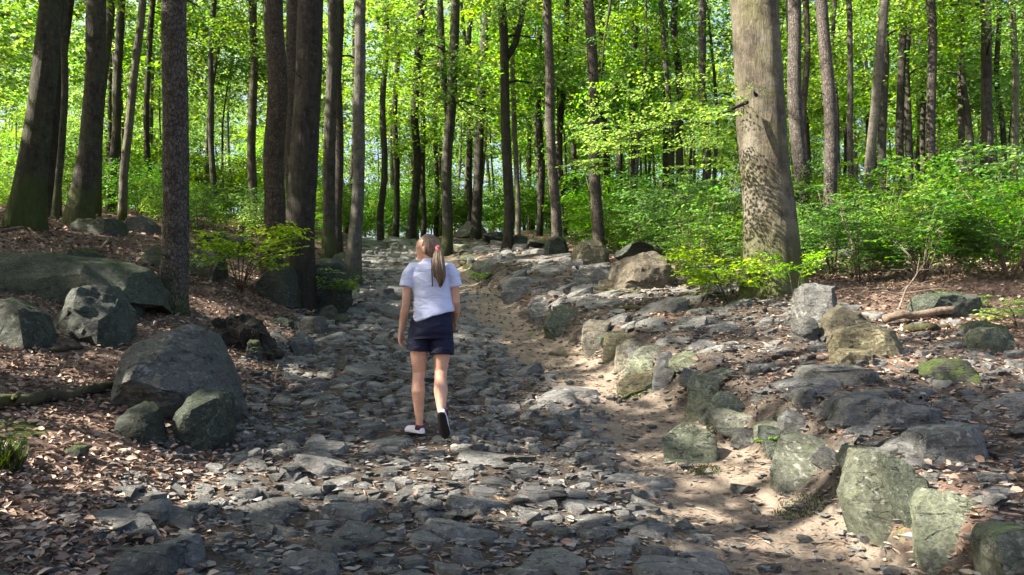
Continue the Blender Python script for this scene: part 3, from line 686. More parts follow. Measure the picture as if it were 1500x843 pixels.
def spray_far(Ls, leaf, n, seed):
    q = np.random.default_rng(seed); t = q.random(n)**.7; x = t*Ls; wd = (1-t*.75)*Ls*.42*(.3+np.minimum(1, t*4))
    yv = q.uniform(-1, 1, n)*wd; B = np.stack([x, yv, -.12*(x*x+yv*yv)/Ls+q.normal(size=n)*.05*Ls], 1)
    a = np.arctan2(yv, .5*Ls)+q.normal(size=n)*.7; D = np.stack([np.cos(a), np.sin(a), q.normal(size=n)*.2-.15], 1)
    return leaf_verts(B, D, jitter(np.tile([0, 0, 1.], (n, 1)), .38, q), leaf*q.uniform(.7, 1.2, n), leaf*.33*q.uniform(.8, 1.2, n), q), leaf_faces(n)
FINE = [spray_fine(.85, .078, 100+i) for i in range(5)]
FINE_S = [spray_fine(.55, .082, 120+i) for i in range(5)]
FAR = [spray_far(1.3, .15, 30, 140+i) for i in range(6)]
MID = [spray_far(1.1, .105, 46, 160+i) for i in range(6)]
def compose(protos, pos, az, pitch, roll, sc, q):
    Vs = []; Fs = []; n = 0
    which = q.integers(0, len(protos), len(pos))
    for k, (pv, pf) in enumerate(protos):
        idx = np.where(which == k)[0]
        if not len(idx): continue
        ca, sa = np.cos(az[idx]), np.sin(az[idx]); cb, sb = np.cos(pitch[idx]), np.sin(pitch[idx]); cr, sr = np.cos(roll[idx]), np.sin(roll[idx])
        ex = np.stack([ca*cb, sa*cb, sb], 1); ey0 = np.stack([-sa, ca, ca*0], 1); ez0 = np.cross(ex, ey0)
        ey = ey0*cr[:, None]+ez0*sr[:, None]; ez = np.cross(ex, ey)
        Rm = np.stack([ex, ey, ez], 2)*sc[idx][:, None, None]
        V = np.einsum('kij,nj->kni', Rm, pv)+pos[idx][:, None]
        m = len(pv); F = pf[None]+(np.arange(len(idx))*m)[:, None, None]+n
        Vs.append(V.reshape(-1, 3)); Fs.append(F.reshape(-1, 4)); n += m*len(idx)
    return np.concatenate(Vs), np.concatenate(Fs)
def crown_layout(nsp, h0, h1, rad, q, low=.5):
    """whorled sprays around a stem: positions, azimuths, pitches"""
    h = h0+(h1-h0)*q.random(nsp)
    f = (h-h0)/(h1-h0); rr_ = rad*np.minimum(1, low+f*1.6)*np.sqrt(np.clip(1.08-f, .05, 1))
    nb = max(8, nsp//9); br = q.random(nb)*2*np.pi; bh = h0+(h1-h0)*q.random(nb)         # boughs, so that the crown has clumps and gaps
    b = q.integers(0, nb, nsp); h = bh[b]+q.normal(size=nsp)*.30; az = br[b]+q.normal(size=nsp)*.33
    f = np.clip((h-h0)/(h1-h0), 0, 1); rr_ = rad*np.minimum(1, low+f*1.6)*np.sqrt(np.clip(1.08-f, .05, 1))
    r = rr_*q.random(nsp)**.6
    pos = np.stack([np.cos(az)*r, np.sin(az)*r, h+.10*r], 1)
    return pos, az+q.normal(size=nsp)*.5, q.normal(size=nsp)*.14-.02, q.normal(size=nsp)*.16, q.uniform(.7, 1.25, nsp), (br, bh)
TARGETS = []
def target(px, py, r, y=None):
    p = ground_at(px, py) if y is None else on_plane(px, py, y); TARGETS.append((p, r))
for t in [(890, 500, .55), (930, 560, .5), (870, 585, .3), (1215, 745, .5), (1190, 690, .55), (1290, 700, .5), (1400, 750, .4), (760, 372, .8), (830, 380, .8), (930, 392, 1.0), (700, 384, .5), (1000, 425, .6), (1080, 462, .5),
          (1150, 515, .45), (1265, 490, .7), (1350, 470, .7), (1420, 545, .5), (1330, 530, .4), (340, 392, .55), (410, 360, .6), (140, 328, .5), (245, 350, .5), (330, 400, .35), (205, 305, .6), (80, 505, .25),
          (545, 385, .4), (590, 372, .4), (60, 600, .3), (60, 720, .3), (40, 560, .35), (120, 520, .3), (200, 690, .3), (90, 800, .3), (20, 660, .25), (380, 480, .3), (260, 335, .4), (420, 500, .25), (250, 520, .3), (100, 545, .4), (45, 640, .35), (150, 660, .3), (250, 700, .3), (40, 780, .35), (160, 760, .25), (385, 530, .3), (300, 440, .3), (120, 400, .4), (60, 335, .5), (640, 420, .35), (560, 430, .3), (600, 460, .2), (520, 560, .18), (760, 600, .2), (830, 760, .2), (560, 740, .18), (420, 650, .2), (1100, 620, .25), (1010, 650, .25), (1060, 590, .25), (330, 700, .2), (560, 610, .2), (800, 700, .2), (310, 735, .2), (440, 742, .2), (700, 652, .28), (650, 700, .15), (720, 505, .25), (560, 480, .2), (1060, 760, .2), (900, 430, .6), (480, 360, .6)]:
    target(*t)
target(640, 575, .16, 6.3)
for px_, y_ in ((900, 17), (980, 15.5), (1060, 14.5), (1240, 15), (1340, 14), (1440, 13), (1280, 18), (1400, 17), (1000, 20), (1480, 16), (930, 24), (1150, 20)): target(px_, 330, .8, y_)
for row in (70, 110, 170, 230, 290, 340, 390): target(1108, row, .36, 11.0)
for px, row in ((890, 205), (960, 190), (1030, 170), (985, 150), (900, 120)): target(px, row, .45, 10.4)
TP = np.array([t[0] for t in TARGETS]); TR = np.array([t[1] for t in TARGETS])
def sun_keep(pos, az=None, sc=None, ext=.32):  # crowns are cut open: sprays that would shade the chosen sun spots are dropped
    if az is not None: pos = pos+np.stack([np.cos(az), np.sin(az), az*0], 1)*(.65*sc)[:, None]
    d = pos[:, None]-TP[None]; t = d@SUN
    dist = np.linalg.norm(d-t[..., None]*SUN, axis=2)
    return ~((t > .8) & (dist < TR[None]+ext)).any(1)
def in_frame(pos, m=1.0):
    y = np.maximum(pos[:, 1], .01)
    return (pos[:, 1] > 0) & (np.abs(pos[:, 0]) < .66*y+m) & (pos[:, 2] < CAMZ+.445*y+m)

# ------------------------------------------------------------------ trees
def trunk_builder(path, rad, sides, flare=0., fh=.5, seed=0, namp=.07, lobes=5, limbs=(), stubs=0, q=None, scar=None):
    mb = MB(); path = np.asarray(path, float); n = len(path)
    zrel = path[:, 2]-path[0, 2]
    rad = np.asarray(rad)
    if flare:
        fx = np.exp(-np.maximum(zrel, 0)/fh)
        def fl(i, a):
            k = fx[i]; lob = np.cos(lobes*a+seed)+.5*np.cos((lobes-2)*a+2.1*seed)
            return 1+flare*k*(1+.55*lob)+.03*np.cos(3*a+seed+i*.05)
    else: fl = None
    V, F = tube(path, rad, sides, True, namp, seed, fl); mb.add(V, F)
    for pth, r in limbs: mb.add(*tube(pth, r, 6, True, .05, seed))
    if stubs:
        for k in range(stubs):
            i = q.integers(2, n-2); a = q.random()*6.28; d = np.array([math.cos(a), math.sin(a), q.uniform(-.2, .15)]); L = q.uniform(.12, .45)
            b = path[i]+d*rad[i]*.8
            mb.add(*tube([b, b+d*L*.5, b+d*L+np.array([0, 0, q.uniform(-.08, .06)])], [.013, .009, .004], 5, True))
    return mb
TREE_GROUP = 'trees standing along the path'
def limbs_for(path, rad, h0, bough, radc, scale=1.):
    out = []; br, bh = bough; z0 = path[0][2]
    for a, h in list(zip(br, bh))[::2]:
        zz = z0+h-.25*radc; i = int(np.clip(np.searchsorted(path[:, 2], zz), 1, len(path)-2)); s = path[i]
        e = np.array([math.cos(a)*radc*.8, math.sin(a)*radc*.8, h-(s[2]-z0)+.1]); rr0 = max(.012, rad[i]*.32)
        m = s+e*.5*np.array([1, 1, 1.15]); 
        out.append(([s, s+e*.25+np.array([0, 0, .08]), m, np.array([path[i][0]+e[0], path[i][1]+e[1], z0+h])], [rr0, rr0*.8, rr0*.5, rr0*.15]))
    return out
TREES = []
def tree(label, px, y, w, ptop, bark='dark_bark', flare=.45, h=17., taper=.75, bend=(), crown=('tall', 8., 17., 2.6, 110), sides=None, fork=None, stubs=0, cat='tree', name='beech_tree', wobble=.085, fh=.5, lobes=5):
    seed = len(TREES)+3; q = np.random.default_rng(seed*31)
    b, dep = base_on(px, y); rad0 = w/2*dep/FPX
    top = on_plane(ptop, 0, y)
    n = int(max(18, min(70, (h)/.22))) if y < 19 else int(max(14, h/.7))
    zz = np.linspace(0, 1, n)**1.25*h
    t = zz/(top[2]-b[2])
    dx = (top[0]-b[0])*t
    for row, off in bend:                                       # sideways bend at a picture row, in pixels
        zr = on_plane(px, row, y)[2]-b[2]; dx = dx+off*dep/FPX*np.exp(-((zz-zr)/(.16*h))**2)
    wob = wobble*np.stack([fbm(np.stack([zz*.35, zz*0+seed, zz*0], 1), 7, 2), fbm(np.stack([zz*.35, zz*0, zz*0+seed], 1), 8, 2)], 1)*np.minimum(1, zz/1.5)[:, None]*2
    path = np.stack([dx+wob[:, 0], wob[:, 1]+.01*zz, zz-.25*(zz < 1e-6)], 1)
    path[0, 2] = -.25
    rad = rad0*(1-(1-taper)*np.clip(zz/9., 0, 1.9)*.62); rad = np.maximum(rad, .02)*np.clip((h-zz)/3.0, .12, 1)**.6
    e = empty(name, b)
    kind, h0, h1, cr, ns = crown
    pos, az, pi, ro, sc, bough = crown_layout(ns, h0, h1, cr, q)
    cxy = np.stack([np.interp(pos[:, 2], zz, path[:, 0]), np.interp(pos[:, 2], zz, path[:, 1])], 1)
    pos[:, :2] += cxy
    limbs = limbs_for(path, rad, h0, bough, cr*.8) if y < 30 else []
    if fork:
        row, ptop2 = fork; zf = on_plane(px, row, y)[2]-b[2]; i = int(np.searchsorted(zz, zf)); s = path[i]
        e2 = np.array([on_plane(ptop2, 0, y)[0]-b[0], s[1]+.1, top[2]-b[2]])
        limbs.append(([s, s+(e2-s)*.3+np.array([(e2-s)[0]*.25, 0, 0]), s+(e2-s)*.65+np.array([(e2-s)[0]*.15, 0, 0]), e2, e2+np.array([0, 0, 4])], [rad[i]*.8, rad[i]*.72, rad[i]*.66, rad[i]*.6, .03]))
    mb = trunk_builder(path, rad, sides or (28 if y < 12.5 else 16 if y < 19 else 10), flare, fh, seed, .07 if y < 19 else .04, lobes, limbs, stubs, q)
    mobj('trunk', mb.mesh('trunk', M[bark]), e)
    keep = sun_keep(pos+b, az, sc)
    if h0 > 5.5 and y < 18: keep &= ~in_frame(pos+b, .6)
    pos, az, pi, ro, sc = [v[keep] for v in (pos, az, pi, ro, sc)]
    if len(pos):
        V, F = compose(FAR if h0 > 5.5 or y > 24 else MID, pos, az, pi, ro, sc, q)
        mobj('crown', mesh_np('crown', V, F, M['leaf'] if kind != 'spruce' else M['needle']), e)
    tag(e, label, cat, TREE_GROUP); TREES.append(b); return e
hi = ('tall', 8.5, 17, 2.6, 100); us = ('under', 4.2, 12, 1.9, 80); spc = ('spruce', 9, 18, 2., 110); mid = ('tall', 5.0, 16, 2.4, 130)
S_ = 'spruce_tree'
tree('thick grey leaning beech trunk with spreading roots at the left edge', 36, 14., 38, 70, 'grey_bark', .8, crown=hi, taper=.55, fh=.8)
tree('stout brown trunk half hidden behind the thick leaning one', 70, 18.5, 30, 92, 'dark_bark', .3, crown=hi)
tree('slim grey stem right behind the stout brown trunk', 80, 17.8, 10, 99, 'grey_bark', .2, crown=us)
tree('leaning trunk with scars and broken branch stubs, next right of the leaning beech', 117, 16.2, 29, 143, 'grey_bark', .6, fh=.7, crown=hi, stubs=14, bend=[(170, -4)])
tree('smooth grey stem directly right of the scarred trunk', 140, 20.5, 14, 160, 'grey_bark', .25, crown=hi)
tree('dull greenish stem between the scarred trunk and the pale leaning one', 160, 23, 13, 176, 'grey_bark', .25, crown=mid, bend=[(140, 3)])
tree('pale slim trunk leaning right, left of the spruce', 178, 20, 12, 212, 'pale_bark', .25, crown=hi)
tree('thin dark stem just left of the spruce', 219, 26, 9, 222, 'dark_bark', .2, crown=us, bend=[(120, -3)])
tree('tall scaly spruce trunk standing in dead leaves with stub branches', 252, 10., 38, 263, 'spruce_bark', .32, crown=spc, taper=.8, stubs=16, name=S_, fh=.32)
tree('thin twisted stem right of the spruce', 315, 24, 9, 316, 'grey_bark', .2, crown=us, bend=[(80, -5)])
tree('slender curved grey trunk left of the pair of brown trunks', 371, 24, 13, 370, 'grey_bark', .2, crown=us, bend=[(60, 7)])
tree('stout rough brown spruce trunk with dead twigs, left of the dark trunk', 399, 15.2, 31, 407, 'brown_bark', .4, crown=spc, stubs=26, name=S_)
tree('smooth brown trunk squeezed between the rough one and the dark one', 431, 17.2, 27, 428, 'brown_bark', .2, crown=hi)
tree('massive dark trunk at the left edge of the stone path', 439, float(ground_at(439, 446)[1]), 42, 455, 'dark_bark', .42, crown=hi, taper=.75, stubs=8, fh=.55)
tree('grey green trunk just right of the massive dark one', 481, 20.5, 19, 487, 'grey_bark', .25, crown=hi)
tree('narrow brownish trunk beside the grey green one', 496, 23, 13, 499, 'brown_bark', .2, crown=mid)
tree('pale fluted beech with flared roots at the left path edge', 515, 18.2, 18, 524, 'pale_bark', .9, crown=hi, fh=.7, lobes=4)
tree('first thin dark stem at the top of the path from the fluted beech', 558, 33, 10, 566, 'dark_bark', .3, crown=us)
tree('slim dark stem behind the woman on her upper left', 579, 36, 9, 580, 'dark_bark', .3, crown=us)
tree('dark trunk rising above the head of the woman', 604, 34, 13, 616, 'dark_bark', .3, crown=mid)
tree('thin stem leaning on the dark trunk above the woman', 620, 36, 8, 618, 'dark_bark', .2, crown=us)
tree('very thin dark stem between woman and forked grey trunk', 638, 38, 7, 640, 'dark_bark', .2, crown=us)
tree('grey trunk with a low fork right of the path top', 653, 26.5, 16, 666, 'grey_bark', .35, crown=mid, fork=(190, 644), bend=[(130, 3)])
tree('thin dark stem left of the bent black trunk', 688, 36, 9, 689, 'dark_bark', .2, crown=us)
tree('bent black trunk with side branches at the top of the path', 697, 31, 15, 711, 'dark_bark', .3, crown=mid, bend=[(120, -3)])
tree('dark trunk forking into a wide Y above the terrace', 744, 24.5, 15, 734, 'dark_bark', .4, crown=mid, fork=(95, 768), bend=[(90, 4)])
tree('pale thin stem right behind the Y forked trunk', 758, 27, 8, 752, 'pale_bark', .2, crown=us)
tree('thin dark stem left of the straight scaly trunk', 790, 30, 9, 792, 'dark_bark', .2, crown=us)
tree('straight scaly brown trunk with flat bark above the dark grey boulder', 816, 22.5, 15, 799, 'spruce_bark', .3, crown=mid, name=S_)
tree('slim dark stem right of the straight scaly trunk', 826, 29, 10, 827, 'dark_bark', .2, crown=us, bend=[(200, -4)])
tree('long leaning brown trunk above the square brown boulder', 878, 20.3, 17, 860, 'brown_bark', .3, crown=hi, bend=[(150, 3)])
tree('slim dark stem behind the long leaning trunk', 889, 30, 10, 880, 'dark_bark', .2, crown=us)
tree('thin dark stem above the big tan boulder', 905, 34, 9, 902, 'dark_bark', .2, crown=us)
tree('narrow black stem left of the leafy low branch', 929, 33, 10, 930, 'dark_bark', .2, crown=us)
tree('thin dark stem behind the leafy low branch', 973, 33, 9, 971, 'dark_bark', .2, crown=us)
tree('slender grey spruce left of the purple grey one', 992, 31, 12, 991, 'spruce_bark', .2, crown=us, name=S_)
tree('purple grey spruce stem beside the sky gap left of the big beech', 1031, 28, 13, 1030, 'spruce_bark', .2, crown=('spruce', 12, 18, 1.5, 50), name=S_)
big = tree('huge old beech with sunlit left side on the right terrace', 1133, 11.4, 73, 1108, 'beech_bark', .40, h=15, taper=.80, crown=hi, sides=56, fh=.5, lobes=5, wobble=.03)
tree('grey spruce trunk right behind the huge beech', 1184, 16.5, 21, 1157, 'spruce_bark', .25, crown=spc, stubs=8, name=S_)
tree('thin brown stem with dead twigs between two grey spruces', 1193, 21, 10, 1176, 'brown_bark', .2, crown=us, stubs=14)
tree('pinkish straight spruce trunk right of the huge beech', 1218, 15.3, 19, 1206, 'spruce_bark', .3, crown=spc, stubs=6, name=S_)
tree('thin dark stem right of the pinkish spruce', 1233, 24, 7, 1225, 'dark_bark', .2, crown=us)
tree('slim straight grey stem left of the pale curved one', 1247, 20, 9, 1242, 'grey_bark', .2, crown=us)
tree('pale curved sunlit beech stem on the right', 1268, 16.5, 14, 1305, 'pale_bark', .3, crown=hi, bend=[(130, -9), (40, 4)])
tree('grey stem behind the pale curved beech', 1299, 22.5, 13, 1300, 'grey_bark', .2, crown=us)
tree('first trunk of the dark twin pair on the right', 1325, 24, 12, 1323, 'dark_bark', .2, crown=us)
tree('second trunk of the dark twin pair on the right', 1334, 25, 11, 1334, 'dark_bark', .2, crown=us)
tree('pinkish grey spruce trunk right of the dark twins', 1367, 21.5, 14, 1361, 'spruce_bark', .2, crown=spc, stubs=6, name=S_)
tree('slim stem close left of the pinkish grey spruce', 1358, 28, 8, 1347, 'dark_bark', .2, crown=us)
tree('thin mauve stem left of the leaning dark stem', 1408, 26, 10, 1404, 'spruce_bark', .2, crown=us)
tree('leaning dark stem left of the greenish trunk near the right edge', 1428, 25, 10, 1411, 'dark_bark', .2, crown=us)
tree('greenish brown trunk near the right edge', 1437, 22, 16, 1441, 'grey_bark', .2, crown=mid, bend=[(60, 4)])
tree('pale thin stem at the right edge of the photo', 1484, 24, 10, 1478, 'pale_bark', .2, crown=us, bend=[(150, 5)])
tree('dark thin stem beside the pale one at the right edge', 1474, 27, 8, 1466, 'dark_bark', .2, crown=us, bend=[(120, -3)])

# low leafy bough of the huge beech, a part of that tree
def bough(parent, name, pts, specs, mat, seed, protos=FINE, base=None):
    q = np.random.default_rng(seed); b = np.array(parent.location) if base is None else base
    br = mobj(name, (lambda m: (m.add(*tube(np.array(pts)-b, np.linspace(.028, .006, len(pts)), 6)), m.mesh(name, M['dark_bark']))[1])(MB()), parent)
    P_ = np.array([s[:3] for s in specs])-b; A = np.array([s[3] for s in specs]); pit = np.array([s[4] for s in specs]); sc = np.array([s[5] for s in specs])
    V, F = compose(protos, P_, A, pit, q.normal(size=len(A))*.15, sc, q)
    lf = mobj('foliage', mesh_np('foliage', V, F, M[mat]), br)
    return br
def pxl(px, row, y): return on_plane(px, row, y)
q = np.random.default_rng(77)
sp_ = []
for k in range(68):
    t = q.random(); px = 885+t*205+q.normal()*6; row = 212-(t*40)+q.normal()*30-14; y = 10.5+q.normal()*.5
    if t > .8: row += 22
    sp_.append((*pxl(px, row, y), math.pi+q.normal()*.5, q.normal()*.10+.02, q.uniform(.45, .85)))
bough(big, 'low_bough', [pxl(1095, 150, 11), pxl(1060, 165, 10.8), pxl(1000, 175, 10.6), pxl(950, 190, 10.4), pxl(900, 205, 10.3)], sp_, 'leaf_near', 5)
sp_ = [(*pxl(1100+q.normal()*8, 133+q.normal()*6, 10.45), q.random()*6.3, q.normal()*.3, .35) for k in range(4)]
bough(big, 'sprig', [pxl(1108, 140, 10.6), pxl(1104, 134, 10.45)], sp_, 'leaf_near', 6, FINE_S)
# beech twig hanging into the picture from a sapling crown above
tw = empty('hanging_twig', pxl(890, -15, 10.2))
sp_ = [(*pxl(888+q.normal()*16, r_+q.normal()*6, 10.2+q.normal()*.15), q.random()*6.3, -.7+q.normal()*.3, q.uniform(.4, .62)) for r_ in np.linspace(-5, 130, 12)]
bt = bough(tw, 'stem', [pxl(890, -90, 10.2), pxl(895, 0, 10.2), pxl(885, 60, 10.2), pxl(880, 120, 10.2)], sp_, 'leaf_near', 8, FINE_S)
tag(tw, 'leafy beech twig hanging down in front of the leaning brown trunk', 'twig')

# unseen beeches added off to the left so their crowns shade the path
for k, (x, y) in enumerate([(-9, -3), (-8.6, 1), (-9.6, 4.5), (-12.2, -1.5), (-13, 3), (-14.5, 7.2), (-12.6, 9.8), (-16.2, -.5), (-17.5, 4.5), (-18.8, 9.5), (-16.8, 13.5), (-21, 1.5), (-22, 7), (-5.6, 0.2), (-5.2, 3.2), (-7.3, 5.4), (-11.2, 6.4), (-15.2, 4.6), (-10.6, 2.4), (-6.9, -1.6), (-15, 11.8), (-17.5, 17), (-19.5, 20.5), (-14.6, 15.6), (-21, 15)]):
    q = np.random.default_rng(900+k); b = np.array([x, y, H1(x, y)])
    pos, az, pi, ro, sc, bg = crown_layout(330, 5.0, 14.5, 3.1, q, low=.8)
    path = np.stack([np.zeros(20), np.zeros(20), np.linspace(-.2, 13.5, 20)], 1); rad = np.linspace(.2, .05, 20)
    keep = sun_keep(pos+b, az, sc) & ~in_frame(pos+b, .7); 
    e = empty('beech_tree', b)
    mobj('trunk', trunk_builder(path, rad, 12, .3, .5, k, .05, 5, limbs_for(path, rad, 5, bg, 2.2)).mesh('trunk', M['grey_bark']), e)
    V, F = compose(FAR, pos[keep], az[keep], pi[keep], ro[keep], sc[keep]*1.1, q)
    mobj('crown', mesh_np('crown', V, F, M['leaf']), e)
    tag(e, 'unseen tall grey beech added beyond the left edge to shade the path', 'tree', 'unseen beeches added beyond the left edge')

# the forest behind: variants copied
VAR = []
for k in range(9):
    q = np.random.default_rng(500+k); tall = k >= 6
    hgt = q.uniform(9, 13) if not tall else q.uniform(17, 21)
    n = 16; zz = np.linspace(-.6, hgt, n); rad = (q.uniform(.055, .10) if not tall else q.uniform(.12, .19))*np.clip((hgt*1.02-zz)/hgt, .08, 1)**.8
    path = np.stack([.25*np.sin(zz*.3+k)*np.minimum(1, np.maximum(zz, 0)/4), .2*np.cos(zz*.37+2*k)*np.minimum(1, np.maximum(zz, 0)/4), zz], 1)
    h0 = q.uniform(2.2, 5.0) if not tall else q.uniform(5, 8)
    pos, az, pi, ro, sc, bg = crown_layout(112 if not tall else 130, h0, hgt, 2.3 if not tall else 3.4, q, low=.75)
    pos[:, 0] += np.interp(pos[:, 2], zz, path[:, 0]); pos[:, 1] += np.interp(pos[:, 2], zz, path[:, 1])
    tm = trunk_builder(path, rad, 9, .3, .4, k, .04, 4, limbs_for(path, rad, h0, bg, 1.9 if not tall else 2.8)).mesh('trunk', M[['dark_bark', 'grey_bark', 'dark_bark', 'grey_bark', 'brown_bark', 'spruce_bark', 'grey_bark', 'dark_bark', 'beech_bark'][k]])
    V, F = compose(FAR, pos, az, pi, ro, sc*1.1, q)
    VAR.append((tm, mesh_np('crown', V, F, M['leaf']), tall))
q = np.random.default_rng(4242); placed = [tuple(b[:2]) for b in TREES]; nt = 0
for _ in range(9000):
    if nt >= 235: break
    y = 25+48*q.random()**.85; x = q.uniform(-1, 1)*(.72*y+3)
    if y < 37 and XL(y)-.9 < x < XR(y)+1.2: continue
    if (y < 40 and abs((x-.44*y)) < 1.2): pass
    if any((x-a)**2+(y-b)**2 < (1.5 if y < 34 else 1.9)**2 for a, b in placed): continue
    gapx = x/y*FPX+CX
    if 33 < y < 50 and -28 < x < -3 and q.random() > .35: continue
    k = int(q.integers(0, 9))
    if 1035 < gapx < 1075 and VAR[k][2]: continue
    placed.append((x, y)); nt += 1
    tm, cm, tall = VAR[k]
    e = empty('forest_tree', (x, y, H1(x, y)), q.random()*6.28, q.uniform(.85, 1.2))
    e.rotation_euler[0] = q.normal()*.03; e.rotation_euler[1] = q.normal()*.03
    mobj('trunk', tm, e); mobj('crown', cm, e)
    if tall: tag(e, 'tall straight trunk far back among the sunlit green leaves', 'tree', 'tall trees deep in the forest')
    else: tag(e, 'slender young tree with leafy boughs deep in the forest', 'tree', 'young trees deep in the forest')
# far-off wood closing the view
q = np.random.default_rng(99); n = 4300
x = q.uniform(-95, 95, n); y = 74+30*q.random(n); pos = np.stack([x, y, H(x, y)+.3+24*q.random(n)**1.5], 1)
gap = (np.abs(x/y*FPX+CX-1055) < 22) & (pos[:, 2]-CAMZ > .27*y)
pos = pos[~gap]; n = len(pos)
V, F = compose([(v*2.6, f) for v, f in FAR], pos, q.random(n)*6.28, q.normal(size=n)*.3, q.normal(size=n)*.3, q.uniform(.7, 1.4, n), q)
tag(mobj('far_forest_foliage', mesh_np('far_forest_foliage', V, F, M['leaf'])), 'bright green wall of leaves of the far off wood', 'woodland', kind='stuff')

# ------------------------------------------------------------------ bushes and saplings
BUSH = []
for k in range(6):
    q = np.random.default_rng(700+k); hgt = q.uniform(1.5, 2.3); ns = 68; ps = []; mb = MB()
    for s in range(4):
        a = q.random()*6.28; lean = q.uniform(.15, .55); tip = np.array([math.cos(a)*lean*hgt*.6, math.sin(a)*lean*hgt*.6, hgt*q.uniform(.75, 1)])
        pth = np.array([[.05*math.cos(a), .05*math.sin(a), -.15], tip*.35+np.array([0, 0, .1]), tip*.7, tip]); mb.add(*tube(pth, [.016, .012, .008, .003], 5))
        for j in range(ns//4):
            t = q.uniform(.18, 1); c = np.array([np.interp(t, [0, .35, .7, 1], pth[:, i]) for i in range(3)]); az = q.random()*6.28; r = q.uniform(0, .45)
            ps.append((*(c+np.array([math.cos(az)*r, math.sin(az)*r, 0])), az, q.normal()*.16+.02, q.uniform(.65, 1.15)))
    ps = np.array(ps)
    V, F = compose(FINE_S if k < 4 else MID, ps[:, :3], ps[:, 3], ps[:, 4], q.normal(size=len(ps))*.15, ps[:, 5]*(1 if k < 4 else .8), q)
    BUSH.append((mb.mesh('stem', M['twig']), mesh_np('foliage', V, F, M['leaf_bush'])))
def bush(x, y, s, label, group=None, k=None, name='bush', mat=None, cat='bush'):
    k = random.randrange(6) if k is None else k
    e = empty(name, (x, y, H1(x, y)), random.random()*6.28, s)
    mobj('stem', BUSH[k][0], e); mobj('foliage', BUSH[k][1], e)
    return tag(e, label, cat, group)
q = np.random.default_rng(321); nb_ = 0; bp = []
for _ in range(4000):
    if nb_ >= 172: break
    y = 10+23*q.random()**1.4; px = q.uniform(850, 1580); x = (px-CX)/FPX*y*1.03
    o = x-XR(y)
    lim = np.interp(px, [850, 900, 1000, 1060, 1180, 1230, 1300, 1500, 1600], [22, 19.5, 14.2, 12.4, 12.8, 11.9, 11.0, 10.4, 10.0])
    if y < lim or o < 1.5: continue
    if any((x-a)**2+(y-b)**2 < .62 for a, b in bp): continue
    bp.append((x, y)); nb_ += 1
    bush(x, y, q.uniform(.45, .98)*(1+.012*(y-12)), 'leafy beech bush in the thicket right of the terrace', 'bushes of the right thicket', int(q.integers(0, 4 if y < 17 else 6)))
for px, y, s in [(880, 24, 1.3), (985, 18, 1.1), (1045, 16, 1.05), (1180, 16.5, 1.05), (1345, 14.5, 1.1), (1490, 14, 1.35), (1420, 22, 1.4)]:
    x = (px-CX)/FPX*y*1.03; bp.append((x, y))
    bush(x, y, s, 'tall young beech sapling rising above the bushes right of the terrace', 'tall saplings in the right thicket', int(q.integers(0, 6)), 'sapling', cat='sapling')
for _ in range(3000):
    if nb_ >= 250: break
    y = 19+24*q.random(); px = q.uniform(-40, 520); x = (px-CX)/FPX*y*1.05
    if x > XL(y)-1.0 or any((x-a)**2+(y-b)**2 < 1.3 for a, b in bp): continue
    if y < np.interp(px, [-40, 100, 240, 330, 420, 520], [23, 22, 19, 18.5, 20, 22]): continue
    bp.append((x, y)); nb_ += 1
    bush(x, y, q.uniform(.6, 1.0)*(1 if y < 26 else 1.5), 'leafy beech bush on the left slope behind the trunks', 'bushes of the left slope', int(q.integers(2, 6)))
for _ in range(3000):
    if nb_ >= 295: break
    y = 37.5+12*q.random(); px = q.uniform(480, 900); x = (px-CX)/FPX*y*1.08
    if any((x-a)**2+(y-b)**2 < 1.5 for a, b in bp): continue
    bp.append((x, y)); nb_ += 1
    bush(x, y, q.uniform(1.0, 1.9), 'leafy bush beyond the top of the path', 'bushes beyond the top of the path', int(q.integers(2, 6)))
def plant(label, px, py, spread, hgt, n, sc, y=None, mat='leaf_near', name='sapling', cat='sapling', seed=1, protos=FINE_S, up=.12):
    q = np.random.default_rng(seed); b = ground_at(px, py) if y is None else base_on(px, y)[0]
    e = empty(name, b); mb = MB(); ps = []
    for s in range(max(2, n//7)):
        a = q.random()*6.28; r = spread*q.uniform(.3, 1); tip = np.array([math.cos(a)*r, math.sin(a)*r*.6, hgt*q.uniform(.5, 1)])
        mb.add(*tube([[0, 0, -.05], tip*np.array([.4, .4, .6]), tip], [.011, .007, .003], 5))
        for j in range(7):
            t = q.uniform(.35, 1.0); ps.append((*(tip*np.array([t, t, t**.7])), a+q.normal()*.7, q.normal()*.15+up, sc*q.uniform(.7, 1.2)))
    ps = np.array(ps)
    mobj('stem', mb.mesh('stem', M['twig']), e)
    V, F = compose(protos, ps[:, :3], ps[:, 3], ps[:, 4], q.normal(size=len(ps))*.15, ps[:, 5], q)
    mobj('foliage', mesh_np('foliage', V, F, M[mat]), e)
    return tag(e, label, cat)
plant('bright leafy sapling spreading left of the massive dark trunk', 352, 425, .95, 1.15, 56, .95, y=12.6, seed=3)
plant('low leafy sprout in front of the spruce gap left of the dark trunk', 300, 400, .5, .5, 18, .7, y=12.4, seed=4)
plant('small leafy shoot growing right of the massive dark trunk', 486, 400, .5, .95, 22, .75, y=13.6, seed=5)
plant('young sapling behind the spruce trunk with airy foliage', 290, 345, .9, 1.4, 36, .8, y=16, seed=6, mat='leaf_bush')
plant('green fern like clump on the edge stones beside the upper track', 705, 398, .35, .5, 16, .55, y=17.6, seed=7, up=.5, name='plant', cat='plant')
plant('leafy bush growing around the foot of the huge beech', 1070, 430, .9, .85, 56, .85, y=10.9, seed=8)
plant('sunlit sprig standing before the trunk of the huge beech', 1165, 425, .35, .75, 10, .6, y=10.35, seed=9, up=.5)
